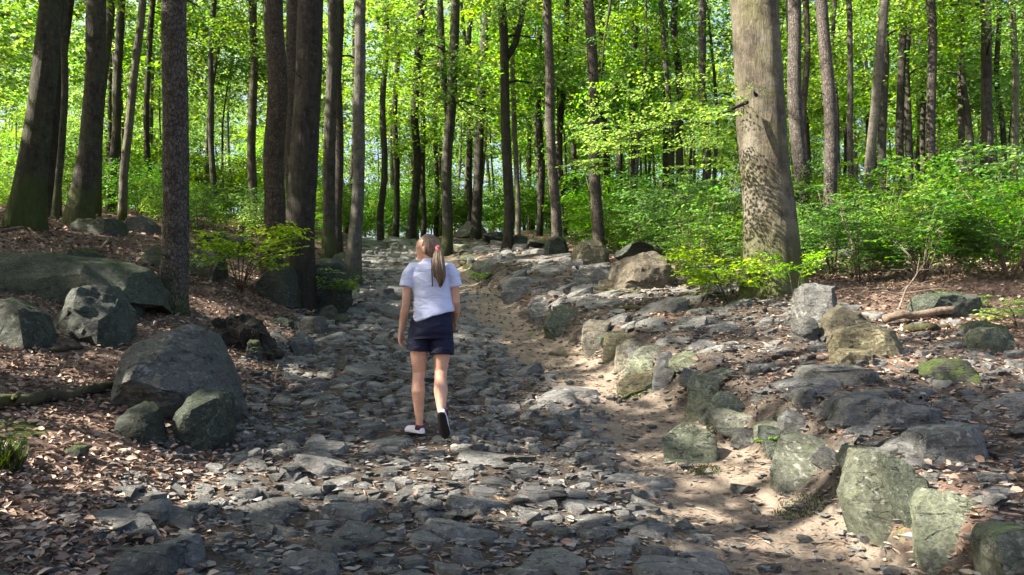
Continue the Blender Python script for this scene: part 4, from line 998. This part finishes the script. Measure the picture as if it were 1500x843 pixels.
plant('drooping leafy shoot left of the beech foot over the terrace', 1030, 440, .55, .45, 18, .75, y=11.2, seed=10)
plant('low green sprig beside the brushwood at right', 1400, 500, .6, .25, 18, .6, y=9.6, seed=11)
plant('low green shoot at the right edge below the mossy rock', 1490, 520, .5, .35, 14, .6, y=8.8, seed=12)
plant('tall leafy bush closing the right edge behind the rocks', 1480, 440, 1.1, 1.5, 84, .95, y=10.9, seed=13, mat='leaf_bush')
plant('leafy bush behind the brushwood pile', 1350, 420, 1.1, 1.2, 84, .95, y=11.3, seed=14, mat='leaf_bush')
plant('tiny green plant between split stone and pale slab', 1138, 655, .1, .18, 7, .25, y=6.0, seed=15, name='plant', cat='plant')
def grass(label, px, py, n, h, spread, seed):
    q = np.random.default_rng(seed); b = ground_at(px, py); a = q.random(n)*6.28; r = spread*np.sqrt(q.random(n))
    p = np.stack([np.cos(a)*r, np.sin(a)*r, np.zeros(n)], 1); p[:, 2] = H(p[:, 0]+b[0], p[:, 1]+b[1])-b[2]-.01
    d = np.stack([q.normal(size=n)*.5, q.normal(size=n)*.5, np.ones(n)], 1)
    V = leaf_verts(p, d, np.cross(d, q.normal(size=(n, 3))), h*q.uniform(.5, 1.1, n), np.full(n, .004), q)
    tag(mobj('grass_tuft', mesh_np('grass_tuft', V-0, leaf_faces(n), M['grass']), loc=b), label, 'grass tuft')
grass('tuft of long grass at the left edge of the photo', 3, 690, 130, .2, .1, 1)
grass('short moss and grass tuft below the pale green slab', 1175, 745, 500, .035, .16, 2)
grass('mossy grass tuft under the low flat topped edge stone', 1030, 690, 400, .035, .14, 3)
grass('grass tuft beneath the pointed ribbed edge stone', 1055, 625, 300, .045, .14, 4)
grass('mossy tuft at the foot of the upright edge stones', 925, 580, 400, .04, .18, 5)
grass('moss tuft at the foot of the blunt lower right stone', 1480, 842, 300, .035, .1, 6)

# ------------------------------------------------------------------ dead leaves, sticks, logs
q = np.random.default_rng(55)
def litter(n, xf, y0, y1, pw, size, keep=1.0):
    y = y0+(y1-y0)*q.random(n)**pw; x = xf(y, q.random(n)); o = x-XR(y); w = x-XL(y)
    den = np.where(w < 0, 1., np.where(o < -1.1, .035, np.where(o < -.1, .02, np.where(o < 2.6, .26, .95))))
    den = np.maximum(den, np.where((w > 0) & (w < .5), .5*(1-w/.5), 0)); den = den*(.45+.55*sst(-.25, .15, fbm(np.stack([x, y, x*0], 1)*1.3, 61, 3)))
    k = q.random(n) < den; x, y = x[k], y[k]; m = len(x)
    z = H(x, y)+.004+.032*q.random(m)**2; a = q.random(m)*6.28
    D = np.stack([np.cos(a), np.sin(a), q.normal(size=m)*.28], 1); N = jitter(np.tile([0, 0, 1.], (m, 1)), .55, q)
    s = size*q.uniform(.35, 1.5, m)
    return leaf_verts(np.stack([x, y, z], 1), D, N, s, s*.30*q.uniform(.5, 1.2, m), q)
V = np.concatenate([litter(125000, lambda y, t: -.75*y-1+(1.5*y+2)*t, 3.1, 15, 1.5, .052), litter(30000, lambda y, t: -.75*y-1+(1.5*y+2)*t, 12, 32, 1.2, .11)])
tag(mobj('leaf_litter', mesh_np('leaf_litter', V, leaf_faces(len(V)//6), M['litter'], False)), 'brown dead beech leaves covering the forest floor', 'dead leaves', kind='stuff')
def needles(n):
    y = 3.2+9*q.random(n)**1.4; x = XL(y)+(XR(y)+3.5-XL(y))*q.random(n); z = H(x, y)+.008; a = q.random(n)*6.28
    D = np.stack([np.cos(a), np.sin(a), q.normal(size=n)*.1], 1)
    return leaf_verts(np.stack([x, y, z], 1), D, jitter(np.tile([0, 0, 1.], (n, 1)), .5, q), q.uniform(.03, .12, n), np.full(n, .0035), q)
V = needles(16000)
tag(mobj('needle_litter', mesh_np('needle_litter', V, leaf_faces(len(V)//6), M['litter'], False)), 'thin brown twigs and needles scattered on path and terrace', 'twig litter', kind='stuff')
def stick(label, pts, r0, r1, mat='twig', name='stick', cat='stick', side=(), lift=.0, ends=None):
    W = [ground_at(*p) if len(p) == 2 else ground_at(p[0], p[1])+np.array([0, 0, p[2]]) for p in pts]; b = W[0].copy()
    n = len(W); t = np.linspace(0, n-1, n*4); path = np.stack([np.interp(t, np.arange(n), [w[i] for w in W]) for i in range(3)], 1)-b
    path += .25*r0*np.stack([fbm(path*5, 3, 2), fbm(path*5, 5, 2), fbm(path*5, 7, 2)], 1)*3; path[:, 2] += r0*.7+lift
    mb = MB(); mb.add(*tube(path, np.linspace(r0, r1, len(path)), 9, True, .12, n))
    for f, dx, dy, dz in side:
        i = int(f*(len(path)-1)); s = path[i]; e = s+np.array([dx, dy, dz]); k = (s+e)/2+np.array([.03, 0, .04]); mb.add(*tube([s, k, e], [r0*.5, r0*.35, r0*.12], 6, True))
    return tag(mobj(name, mb.mesh(name, M[mat]), loc=b), label, cat)
stick('mossy fallen branch lying on dead leaves at the left edge', [(-40, 605), (30, 598), (90, 588), (140, 577), (178, 568)], .055, .038, 'moss_log', 'fallen_branch', 'branch', side=[(.25, .25, -.35, .05)])
stick('thin dark root snaking toward the path below the grey boulder', [(355, 590), (375, 605), (395, 612)], .014, .006, 'moss_log')
stick('short pale twig standing in the leaves left of the path', [(402, 562), (405, 550, .03), (408, 540, .06)], .012, .006)
stick('long thin stick on dead leaves below the pyramid shaped boulder', [(45, 535), (80, 538), (108, 540)], .01, .006, 'moss_log')
stick('short dark stick left of the large grey boulder', [(72, 517), (100, 515), (122, 512)], .02, .014, 'moss_log')
stick('pale thin stick on the cobbles in the foreground', [(725, 728), (738, 738), (752, 748)], .01, .006)
stick('brown stick lying on the cobbles near the bottom right', [(925, 798), (950, 808), (988, 822)], .012, .006)
stick('dark root lying under the upright edge stones', [(905, 592), (925, 580), (948, 572)], .02, .014, 'moss_log')
stick('sunlit flat root at the foot of the upright edge stones', [(805, 520), (830, 521), (858, 522)], .03, .02, 'twig')
stick('sunlit cut log lying in the brushwood on the right', [(1296, 478, .05), (1330, 474, .06), (1400, 468, .08)], .05, .045, 'twig', 'log', 'log')
stick('brown rotten log under the sunlit cut log', [(1325, 487), (1360, 485), (1390, 483)], .05, .045, 'moss_log', 'log', 'log')
stick('bare forked dead branch rising from the brushwood', [(1318, 465, .1), (1328, 455, .25), (1345, 452, .42), (1350, 452, .62)], .014, .005, 'twig', 'dead_branch', 'branch', side=[(.55, .42, .1, -.28), (.5, -.2, .05, -.2), (.7, .12, 0, .16), (.75, .3, 0, -.05), (.4, .6, 0, -.1), (.35, .5, .1, .12), (.6, -.3, 0, .1), (.3, .75, -.1, .02), (.25, -.5, 0, .05)])
stick('thin dead branch with side twigs at the right edge', [(1440, 478, .15), (1465, 480, .12), (1500, 486, .08)], .012, .006, 'twig', 'dead_branch', 'branch', side=[(.3, -.15, 0, .2), (.6, .1, .1, .15)])
stick('grey dead branch leaning over the big left roots', [(2, 345, .05), (40, 345, .12), (72, 362, .02)], .03, .015, 'twig', 'dead_branch', 'branch')
stick('thin dead branch in front of the moss capped boulder', [(145, 372, .03), (160, 360, .12), (185, 362, .03)], .022, .01, 'twig', 'dead_branch', 'branch')
stick('bare root crossing the terrace before the big tan boulder', [(870, 425), (905, 428), (950, 430), (990, 426)], .03, .018, 'moss_log', 'root', 'root')
stick('second bare root crossing the terrace near the beech', [(900, 455), (960, 452), (1010, 452)], .03, .016, 'moss_log', 'root', 'root')
st_b = base_on(1001, 14.6)[0]
mb = MB(); mb.add(*tube([(0, 0, -.2), (0, 0, .1), (0, 0, .26)], [.17, .15, .145], 16, True, .08, 3)); tag(mobj('tree_stump', mb.mesh('tree_stump', M['brown_bark']), loc=st_b), 'short cut stump right of the big tan boulder', 'stump')
EXPOSURE = 2.3
# ------------------------------------------------------------------ the woman on the path
def simple(name, col, rough=.7, spec=.3, bumps=None, sss=None, sheen=0):
    g = NT(name); v = g.coords('Object'); n = g.noise(v, 30, 4, .6)
    c = g.mix(n, [k*.82 for k in col], [min(1, k*1.15) for k in col]); nb = None
    if bumps: nb = g.bump(g.noise(v, bumps[0], 4, .6), bumps[1], bumps[2])
    return g.out(c, rough, nb, spec, sheen, sss)
def skin_mat():
    g = NT('skin'); v = g.coords('Object'); a = g.noise(v, 9, 5, .6); b = g.noise(v, 45, 4, .7)
    c = g.mix(g.ramp(a, [(.3, 0), (.7, 1)]), (.44, .235, .155), (.57, .34, .24)); c = g.mix(g.ramp(b, [(.35, .35), (.6, 0)]), c, (.40, .19, .125))
    return g.out(c, .48, g.bump(b, .25, .004), .4, 0, .12)
M['skin'] = skin_mat()
def cloth_mat(name, col, rough, sheen):
    g = NT(name); v = g.coords('Object', (1.0, 1.0, 2.6), (0, .5, 0)); a = g.noise(v, 5.5, 4, .5, .7); w = g.noise(g.coords('Object'), 900, 2, .5)
    nb = g.bump(a, .6, .045); nb = g.bump(w, .25, .001, nb)
    return g.out(g.mix(g.noise(v, 4, 3, .5), [c*.9 for c in col], col), rough, nb, .25, sheen)
M['shirt'] = cloth_mat('white_shirt', (.53, .57, .78), .8, .2)
M['shorts'] = cloth_mat('navy_shorts', (.006, .008, .030), .7, 0)
M['maroon'] = simple('maroon_knit', (.085, .02, .05), .85); M['shoe_white'] = simple('white_shoe', (.66, .64, .74), .6); M['rubber'] = simple('black_rubber', (.012, .010, .012), .7, .3, (90, .6, .01))
M['pink'] = simple('pink_band', (.75, .22, .26), .6); M['zip'] = simple('black_zip', (.015, .015, .02), .5); M['eye'] = simple('eye_white', (.7, .68, .64), .2)
def hair_mat():
    g = NT('brown_hair'); v = g.coords('Object'); mp = g.n('ShaderNodeMapping'); g.l(v, mp.inputs[0]); mp.inputs['Scale'].default_value = (70, 70, 5)
    st = g.noise(mp.outputs[0], 1.6, 5, .7, .5); lo = g.noise(v, 14, 3, .6)
    col = g.ramp(st, [(.3, (.035, .02, .012)), (.5, (.13, .08, .046)), (.7, (.36, .25, .155))]); col = g.mix(g.ramp(lo, [(.3, .5), (.6, 0)]), col, (.06, .036, .022))
    return g.out(col, .45, g.bump(st, .8, .008), .5)
M['hair'] = hair_mat()

def loft(rings, sides=40):
    """rings: (cx, cy, z, rx, ry, tiltx, power)"""
    a = np.linspace(0, 2*np.pi, sides, endpoint=False); Vs = []
    for r in rings:
        cx, cy, z, rx, ry = r[:5]; tl = r[5] if len(r) > 5 else 0; pw = r[6] if len(r) > 6 else 1.
        c, s = np.cos(a), np.sin(a); X = rx*np.sign(c)*np.abs(c)**pw; Y = ry*np.sign(s)*np.abs(s)**pw
        Vs.append(np.stack([cx+X, cy+Y, z+tl*X], 1))
    n = len(rings); V = np.concatenate(Vs); i = np.arange(n-1)[:, None]*sides; j = np.arange(sides)[None]; k = (j+1) % sides
    F = [np.stack([i+j, i+k, i+sides+k, i+sides+j], -1).reshape(-1, 4)]
    V = np.concatenate([V, Vs[0].mean(0)[None], Vs[-1].mean(0)[None]]); j = j[0]; k = k[0]; m = n*sides
    F.append(np.concatenate([np.stack([k, j, np.full(sides, m)], 1), np.stack([j+(n-1)*sides, k+(n-1)*sides, np.full(sides, m+1)], 1)]))
    return V, F
def ell(c, r, rot=None, n=16):
    th = np.linspace(.02, np.pi-.02, n); V, F = loft([(0, 0, -math.cos(t), math.sin(t), math.sin(t)) for t in th], 24)
    V = V*np.array(r)
    if rot is not None: V = V@np.array(rot).T
    return V+np.array(c), F
def remesh(name, mb, mat, vox, smooth=4, disp=None):
    me = mb.mesh(name, mat); o = bpy.data.objects.new('tmp', me); COL.objects.link(o)
    m = o.modifiers.new('r', 'REMESH'); m.mode = 'VOXEL'; m.voxel_size = vox
    s = o.modifiers.new('s', 'SMOOTH'); s.factor = .5; s.iterations = smooth
    dg = bpy.context.evaluated_depsgraph_get(); dg.update()
    r = bpy.data.meshes.new_from_object(o.evaluated_get(dg)); bpy.data.objects.remove(o); bpy.data.meshes.remove(me)
    r.name = name; r.materials.clear(); r.materials.append(mat)
    if disp:
        n = len(r.vertices); co = np.empty(n*3, np.float32); r.vertices.foreach_get('co', co); no = np.array([v.normal for v in r.vertices]); co = co.reshape(-1, 3)
        co = co+no*disp(co)[:, None]; r.vertices.foreach_set('co', co.astype(np.float32).ravel())
    r.polygons.foreach_set('use_smooth', np.ones(len(r.polygons), bool)); r.update()
    return r
def T(path, rad, sides=20): return tube(path, rad, sides, True)

W0 = ground_at(620, 645); W0[0] = (630-CX)/FPX*depth_of(W0); W0[2] = H1(W0[0], W0[1])+.03
person = empty('person', W0)
body = MB()
HC = np.array([-.038, .015, 1.562]); HR = np.array(Matrix.Rotation(R(70), 3, 'Z') @ Matrix.Rotation(R(-6), 3, 'X'))
def hp(p): return HC+HR@np.array(p, float)
hv, hf = loft([(0, .058, -.118, .012, .010), (0, .055, -.114, .028, .024), (0, .042, -.10, .044, .044), (0, .022, -.07, .058, .070), (0, .010, -.03, .068, .086), (0, .002, .02, .0735, .094), (0, -.004, .06, .071, .091), (0, -.006, .09, .055, .071), (0, -.006, .109, .031, .042), (0, -.006, .116, .008, .012)], 36)
body.add((HR@hv.T).T+HC, hf)
for c, r in (((0, .094, -.012), (.010, .014, .026)), ((0, .106, -.030), (.013, .013, .010)), ((0, .090, .022), (.040, .012, .012)), ((0, .087, -.066), (.022, .010, .008)), ((0, .083, -.078), (.019, .010, .007)), ((.0, .078, -.104), (.018, .014, .012)), ((.03, .068, -.03), (.022, .018, .02)), ((-.03, .068, -.03), (.022, .018, .02)), ((.079, -.008, -.014), (.009, .019, .031)), ((-.079, -.008, -.014), (.009, .019, .031))):
    v, f = ell(c, r); body.add((HR@v.T).T+HC, f)
body.add(*T([(-.005, -.012, 1.36), (-.012, -.008, 1.44), (-.024, .003, 1.50), (-.034, .010, 1.56)], [.075, .056, .052, .052]))
body.add(*loft([(.012, .0, .86, .150, .105), (.016, 0, .95, .150, .105), (.02, .0, 1.10, .130, .092), (.006, 0, 1.22, .140, .098), (-.002, 0, 1.34, .155, .095), (-.004, -.004, 1.41, .135, .075), (-.006, -.008, 1.45, .06, .055)]))
# legs
body.add(*T([(-.075, 0, .93), (-.094, .012, .80), (-.100, .020, .66), (-.100, .022, .52), (-.102, .004, .47), (-.101, -.010, .37), (-.096, .0, .24), (-.091, .010, .13), (-.090, .012, .05)], [.092, .088, .071, .053, .050, .057, .043, .031, .034]))
body.add(*T([(.085, 0, .93), (.094, .006, .80), (.091, .0, .66), (.086, -.012, .53), (.088, -.05, .48), (.097, -.118, .38), (.107, -.19, .28), (.113, -.232, .215), (.114, -.232, .195)], [.092, .086, .069, .052, .050, .058, .042, .030, .026]))
# arms
body.add(*T([(-.145, -.005, 1.405), (-.178, -.008, 1.375), (-.195, -.015, 1.26), (-.207, -.02, 1.10), (-.222, -.006, 1.02), (-.245, .02, .90), (-.252, .026, .865)], [.04, .043, .040, .036, .037, .026, .0235]))
body.add(*T([(.14, -.005, 1.405), (.172, -.004, 1.375), (.192, .0, 1.26), (.208, .005, 1.11), (.206, .05, 1.045), (.190, .145, .975), (.184, .175, .955)], [.04, .043, .040, .036, .037, .026, .0235]))
def hand(w, down, fwd, inn, curl):
    """w wrist, down along the palm, fwd towards the thumb side, inn towards the palm side"""
    w, down, fwd, inn = [np.array(v, float) for v in (w, down, fwd, inn)]; down /= np.linalg.norm(down); fwd -= down*(fwd@down); fwd /= np.linalg.norm(fwd); inn = np.cross(down, fwd)*np.sign(np.cross(down, fwd)@inn)
    for k, (o, ln) in enumerate(((.026, .070), (.009, .079), (-.009, .073), (-.025, .058))):
        kn = w+down*.078+fwd*o*1.05-down*abs(o)*.25
        body.add(*T([w+fwd*o*.45-down*.01, w+down*.03+fwd*o*.8, kn], [.014, .0145, .0115], 12))
        p = [kn]; a = 0
        for seg, c in ((.45, .35), (.32, .55), (.23, .4)):
            a += c*curl; p.append(p[-1]+(down*math.cos(a)+inn*math.sin(a)+fwd*o*.8)*ln*seg)
        body.add(*T([kn-down*.012]+p, [.010, .0098, .0088, .0078, .0058], 12))
    p0 = w+down*.018+fwd*.016; p1 = p0+(down*.7+fwd*.62+inn*.3)*.036; p2 = p1+(down*.9+fwd*.3+inn*.25)*.03; p3 = p2+(down*.95+inn*.25)*.024
    body.add(*T([p0, p1, p2, p3], [.014, .0115, .0098, .007], 12))
hand((-.253, .027, .862), (-.06, .02, -1), (.25, 1, 0), (1, -.2, 0), .85)
hand((.183, .178, .953), (-.15, .85, -.25), (-.6, .1, .8), (-.6, 0, -.7), .9)
mobj('body', remesh('body', body, M['skin'], .0042, 5), person)
# clothes
sh = MB()
sh.add(*loft([(.018, -.004, .985, .176, .134, .30), (.02, -.004, 1.0, .174, .132, .26), (.022, -.002, 1.07, .166, .124, .12), (.020, .0, 1.13, .160, .116), (.008, .0, 1.22, .158, .118), (-.002, -.002, 1.32, .168, .116), (-.004, -.006, 1.385, .160, .100), (-.006, -.010, 1.425, .118, .080), (-.010, -.010, 1.455, .070, .066), (-.013, -.008, 1.474, .064, .061)]))
sh.add(*T([(-.10, -.005, 1.385), (-.150, -.006, 1.385), (-.182, -.010, 1.34), (-.198, -.015, 1.27), (-.204, -.017, 1.238)], [.060, .065, .063, .062, .062]))
sh.add(*T([(.10, -.005, 1.385), (.146, -.004, 1.385), (.178, -.002, 1.34), (.194, .0, 1.27), (.201, .001, 1.240)], [.060, .065, .063, .061, .061]))
def folds(co):
    d = np.clip((1.40-co[:, 2])/.35, .12, 1)
    q = co@np.array(Matrix.Rotation(.55, 3, 'Y'))
    return .95*(.011*fbm(q*np.array([4, 5, 15.]), 3, 3)+.006*(1-2*np.abs(vnoise(q*np.array([5, 6, 20.]), 8))))*d
shirt = mobj('shirt', remesh('shirt', sh, M['shirt'], .006, 3, folds), person)
so = MB()
so.add(*loft([(.0, .0, .80, .183, .125), (.002, -.004, .86, .186, .138), (.006, -.004, .93, .178, .130), (.012, -.002, 1.0, .166, .115), (.018, 0, 1.045, .158, .108)]))
so.add(*T([(-.088, 0, .90), (-.094, .006, .82), (-.098, .012, .75), (-.101, .016, .712)], [.090, .096, .101, .105], 32))
so.add(*T([(.090, 0, .90), (.095, .002, .80), (.095, -.004, .72), (.095, -.008, .672)], [.090, .096, .101, .104], 32))
shorts = mobj('shorts', remesh('shorts', so, M['shorts'], .006, 3, lambda co: .006*fbm(co*np.array([7, 7, 14.]), 5, 3)), person)
zz_ = np.linspace(1.46, 1.235, 10)
dgz = [(0.012+.012*(1.46-z)/.22, np.interp(z, [1.23, 1.32, 1.385, 1.425, 1.46], [-.121, -.1205, -.110, -.094, -.080])-.004, z) for z in zz_]
zb = MB(); zb.add(*T(dgz, [.0042]*10, 8)); mobj('zip', zb.mesh('zip', M['zip']), shirt)
# hair
hb = MB()
v, f = ell((0, -.020, .020), (.0785, .0915, .108)); hb.add((HR@v.T).T+HC, f)
v, f = ell((0, -.035, -.02), (.072, .068, .085)); hb.add((HR@v.T).T+HC, f)
tie = np.array([.060, -.055, 1.553])
hb.add(*T([hp((0, -.075, .02)), hp((.0, -.095, .005)), tie], [.05, .035, .02]))
hair = remesh('hair', hb, M['hair'], .005, 4, lambda co: .0035*fbm(co*np.array([60, 60, 10.]), 5, 2))
hair_o = mobj('hair', hair, person)
pb = MB(); pq = np.random.default_rng(4)
for k in range(26):
    a = pq.random()*6.28; r = pq.random()**.6
    def pt(s, z, yy, xx): return (xx+s*r*math.cos(a), yy+s*.8*r*math.sin(a), z)
    e = pq.uniform(-.03, .06); ph = pq.random()*6
    p = [pt(.010, 1.553, tie[1], tie[0]), pt(.030, 1.51, -.095, .068), pt(.040, 1.45, -.125, .072), pt(.047, 1.385, -.140, .078+.004*math.sin(ph)), pt(.044, 1.32, -.140, .088+.005*math.sin(ph+1)), pt(.030, 1.285+e*.5, -.138, .090+.004*math.sin(ph+2)), pt(.014, 1.248+e, -.136, .086)]
    pb.add(*T(p, [.010, .012, .013, .013, .012, .009, .003], 8))
mobj('ponytail', pb.mesh('ponytail', M['hair']), hair_o)
bnd = MB(); tc = tie+np.array([.004, -.008, -.004])
ring = [tc+HR@np.array([.021*math.cos(t), .006*math.sin(3*t), .021*math.sin(t)]) for t in np.linspace(0, 2*math.pi, 25)]
bnd.add(*T(ring, [.0125+.002*math.sin(k*2.1) for k in range(25)], 10)); mobj('hair_band', bnd.mesh('hair_band', M['pink']), hair_o)
for s in (-1, 1):
    ev = MB(); v, f = ell((s*.031, .074, .004), (.0125, .0125, .0125), n=10); ev.add((HR@v.T).T+HC, f); mobj('eye', ev.mesh('eye', M['eye']), person)
# shoes
def shoe(toe_dir, heel, roll=0):
    """toe_dir a unit vector, heel the point under the heel"""
    ty = np.array(toe_dir, float); ty /= np.linalg.norm(ty); x = np.cross(ty, [0, 0, 1.]); 
    x /= np.linalg.norm(x); z = np.cross(x, ty); Rm = np.stack([x, ty, z], 1)
    def place(V): return (Rm@V.T).T+np.array(heel)
    prof = [(-.012, .012, .03), (-.004, .026, .058), (.02, .034, .074), (.055, .036, .082), (.095, .037, .074), (.135, .042, .062), (.175, .045, .054), (.21, .040, .047), (.235, .028, .036), (.248, .010, .022)]
    def body_(k, z0, hs):
        a = np.linspace(0, 2*np.pi, 24, endpoint=False); Vs = [np.stack([w*k*np.cos(a), np.full(24, y), np.where(np.sin(a) > 0, z0+h*hs*np.sin(a), z0+.012*np.sin(a))], 1) for y, w, h in prof]
        V = np.concatenate(Vs+[Vs[0].mean(0)[None], Vs[-1].mean(0)[None]]); n = len(prof); i = np.arange(n-1)[:, None]*24; j = np.arange(24)[None]; kk = (j+1) % 24
        F = [np.stack([i+j, i+kk, i+24+kk, i+24+j], -1).reshape(-1, 4)]; j = j[0]; kk = kk[0]; F.append(np.concatenate([np.stack([kk, j, np.full(24, n*24)], 1), np.stack([j+(n-1)*24, kk+(n-1)*24, np.full(24, n*24+1)], 1)]))
        return place(V), F
    up = MB(); up.add(*body_(1, .022, 1)); s = mobj('shoe', remesh('shoe', up, M['shoe_white'], .005, 3), person)
    so_ = MB(); so_.add(*body_(1.09, .016, .10)); mobj('sole', so_.mesh('sole', M['rubber']), s)
    co = MB(); co.add(*T(place(np.array([(0, .034, .05), (0, .032, .07), (0, .030, .088)])), [.042, .041, .0385], 20)); mobj('collar', co.mesh('collar', M['maroon']), s)
    tn = MB(); tn.add(*T(place(np.array([(0, .07, .082), (0, .11, .078), (0, .16, .066), (0, .20, .055)])), [.024, .023, .020, .012], 14)); mobj('tongue', tn.mesh('tongue', M['maroon']), s)
    return Rm
shoe((-.62, .78, 0), (-.066, -.012, .004))
shoe((.10, .50, -.86), (.112, -.292, .205))
tag(person, 'woman with brown ponytail, white shirt and navy shorts walking up the stone path', 'person')

# ------------------------------------------------------------------ light, sky, camera settings
w = bpy.data.worlds.new('World'); scene.world = w; w.use_nodes = True
nt = w.node_tree; nt.nodes.clear()
sky = nt.nodes.new('ShaderNodeTexSky'); sky.sky_type = 'NISHITA'; sky.sun_disc = False; sky.sun_elevation = SUN_EL
sky.sun_rotation = math.pi/2-SUN_AZ; sky.air_density = .85; sky.dust_density = 5.0; sky.ozone_density = .4
bg = nt.nodes.new('ShaderNodeBackground'); bg.inputs[1].default_value = .09
wo = nt.nodes.new('ShaderNodeOutputWorld'); nt.links.new(sky.outputs[0], bg.inputs[0]); nt.links.new(bg.outputs[0], wo.inputs[0])
sl = bpy.data.lights.new('sun', 'SUN'); sl.energy = 5.0; sl.angle = R(.55); sl.color = (1, .91, .77)
so = bpy.data.objects.new('sun', sl); COL.objects.link(so)
so.rotation_euler = Vector([float(v) for v in SUN]).to_track_quat('Z', 'Y').to_euler(); so.location = (-30, -5, 40)
scene.view_settings.view_transform = 'Standard'; scene.view_settings.look = 'None'; scene.view_settings.gamma = 1.0
scene.view_settings.exposure = EXPOSURE
scene.render.engine = 'CYCLES'
cy = scene.cycles
cy.max_bounces = 6; cy.diffuse_bounces = 4; cy.glossy_bounces = 2; cy.transmission_bounces = 4; cy.transparent_max_bounces = 4
cy.use_denoising = True
try: cy.denoiser = 'OPENIMAGEDENOISE'
except Exception: pass
cy.sample_clamp_indirect = 4.0; cy.caustics_reflective = False; cy.caustics_refractive = False
cy.use_adaptive_sampling = True; cy.adaptive_threshold = .02
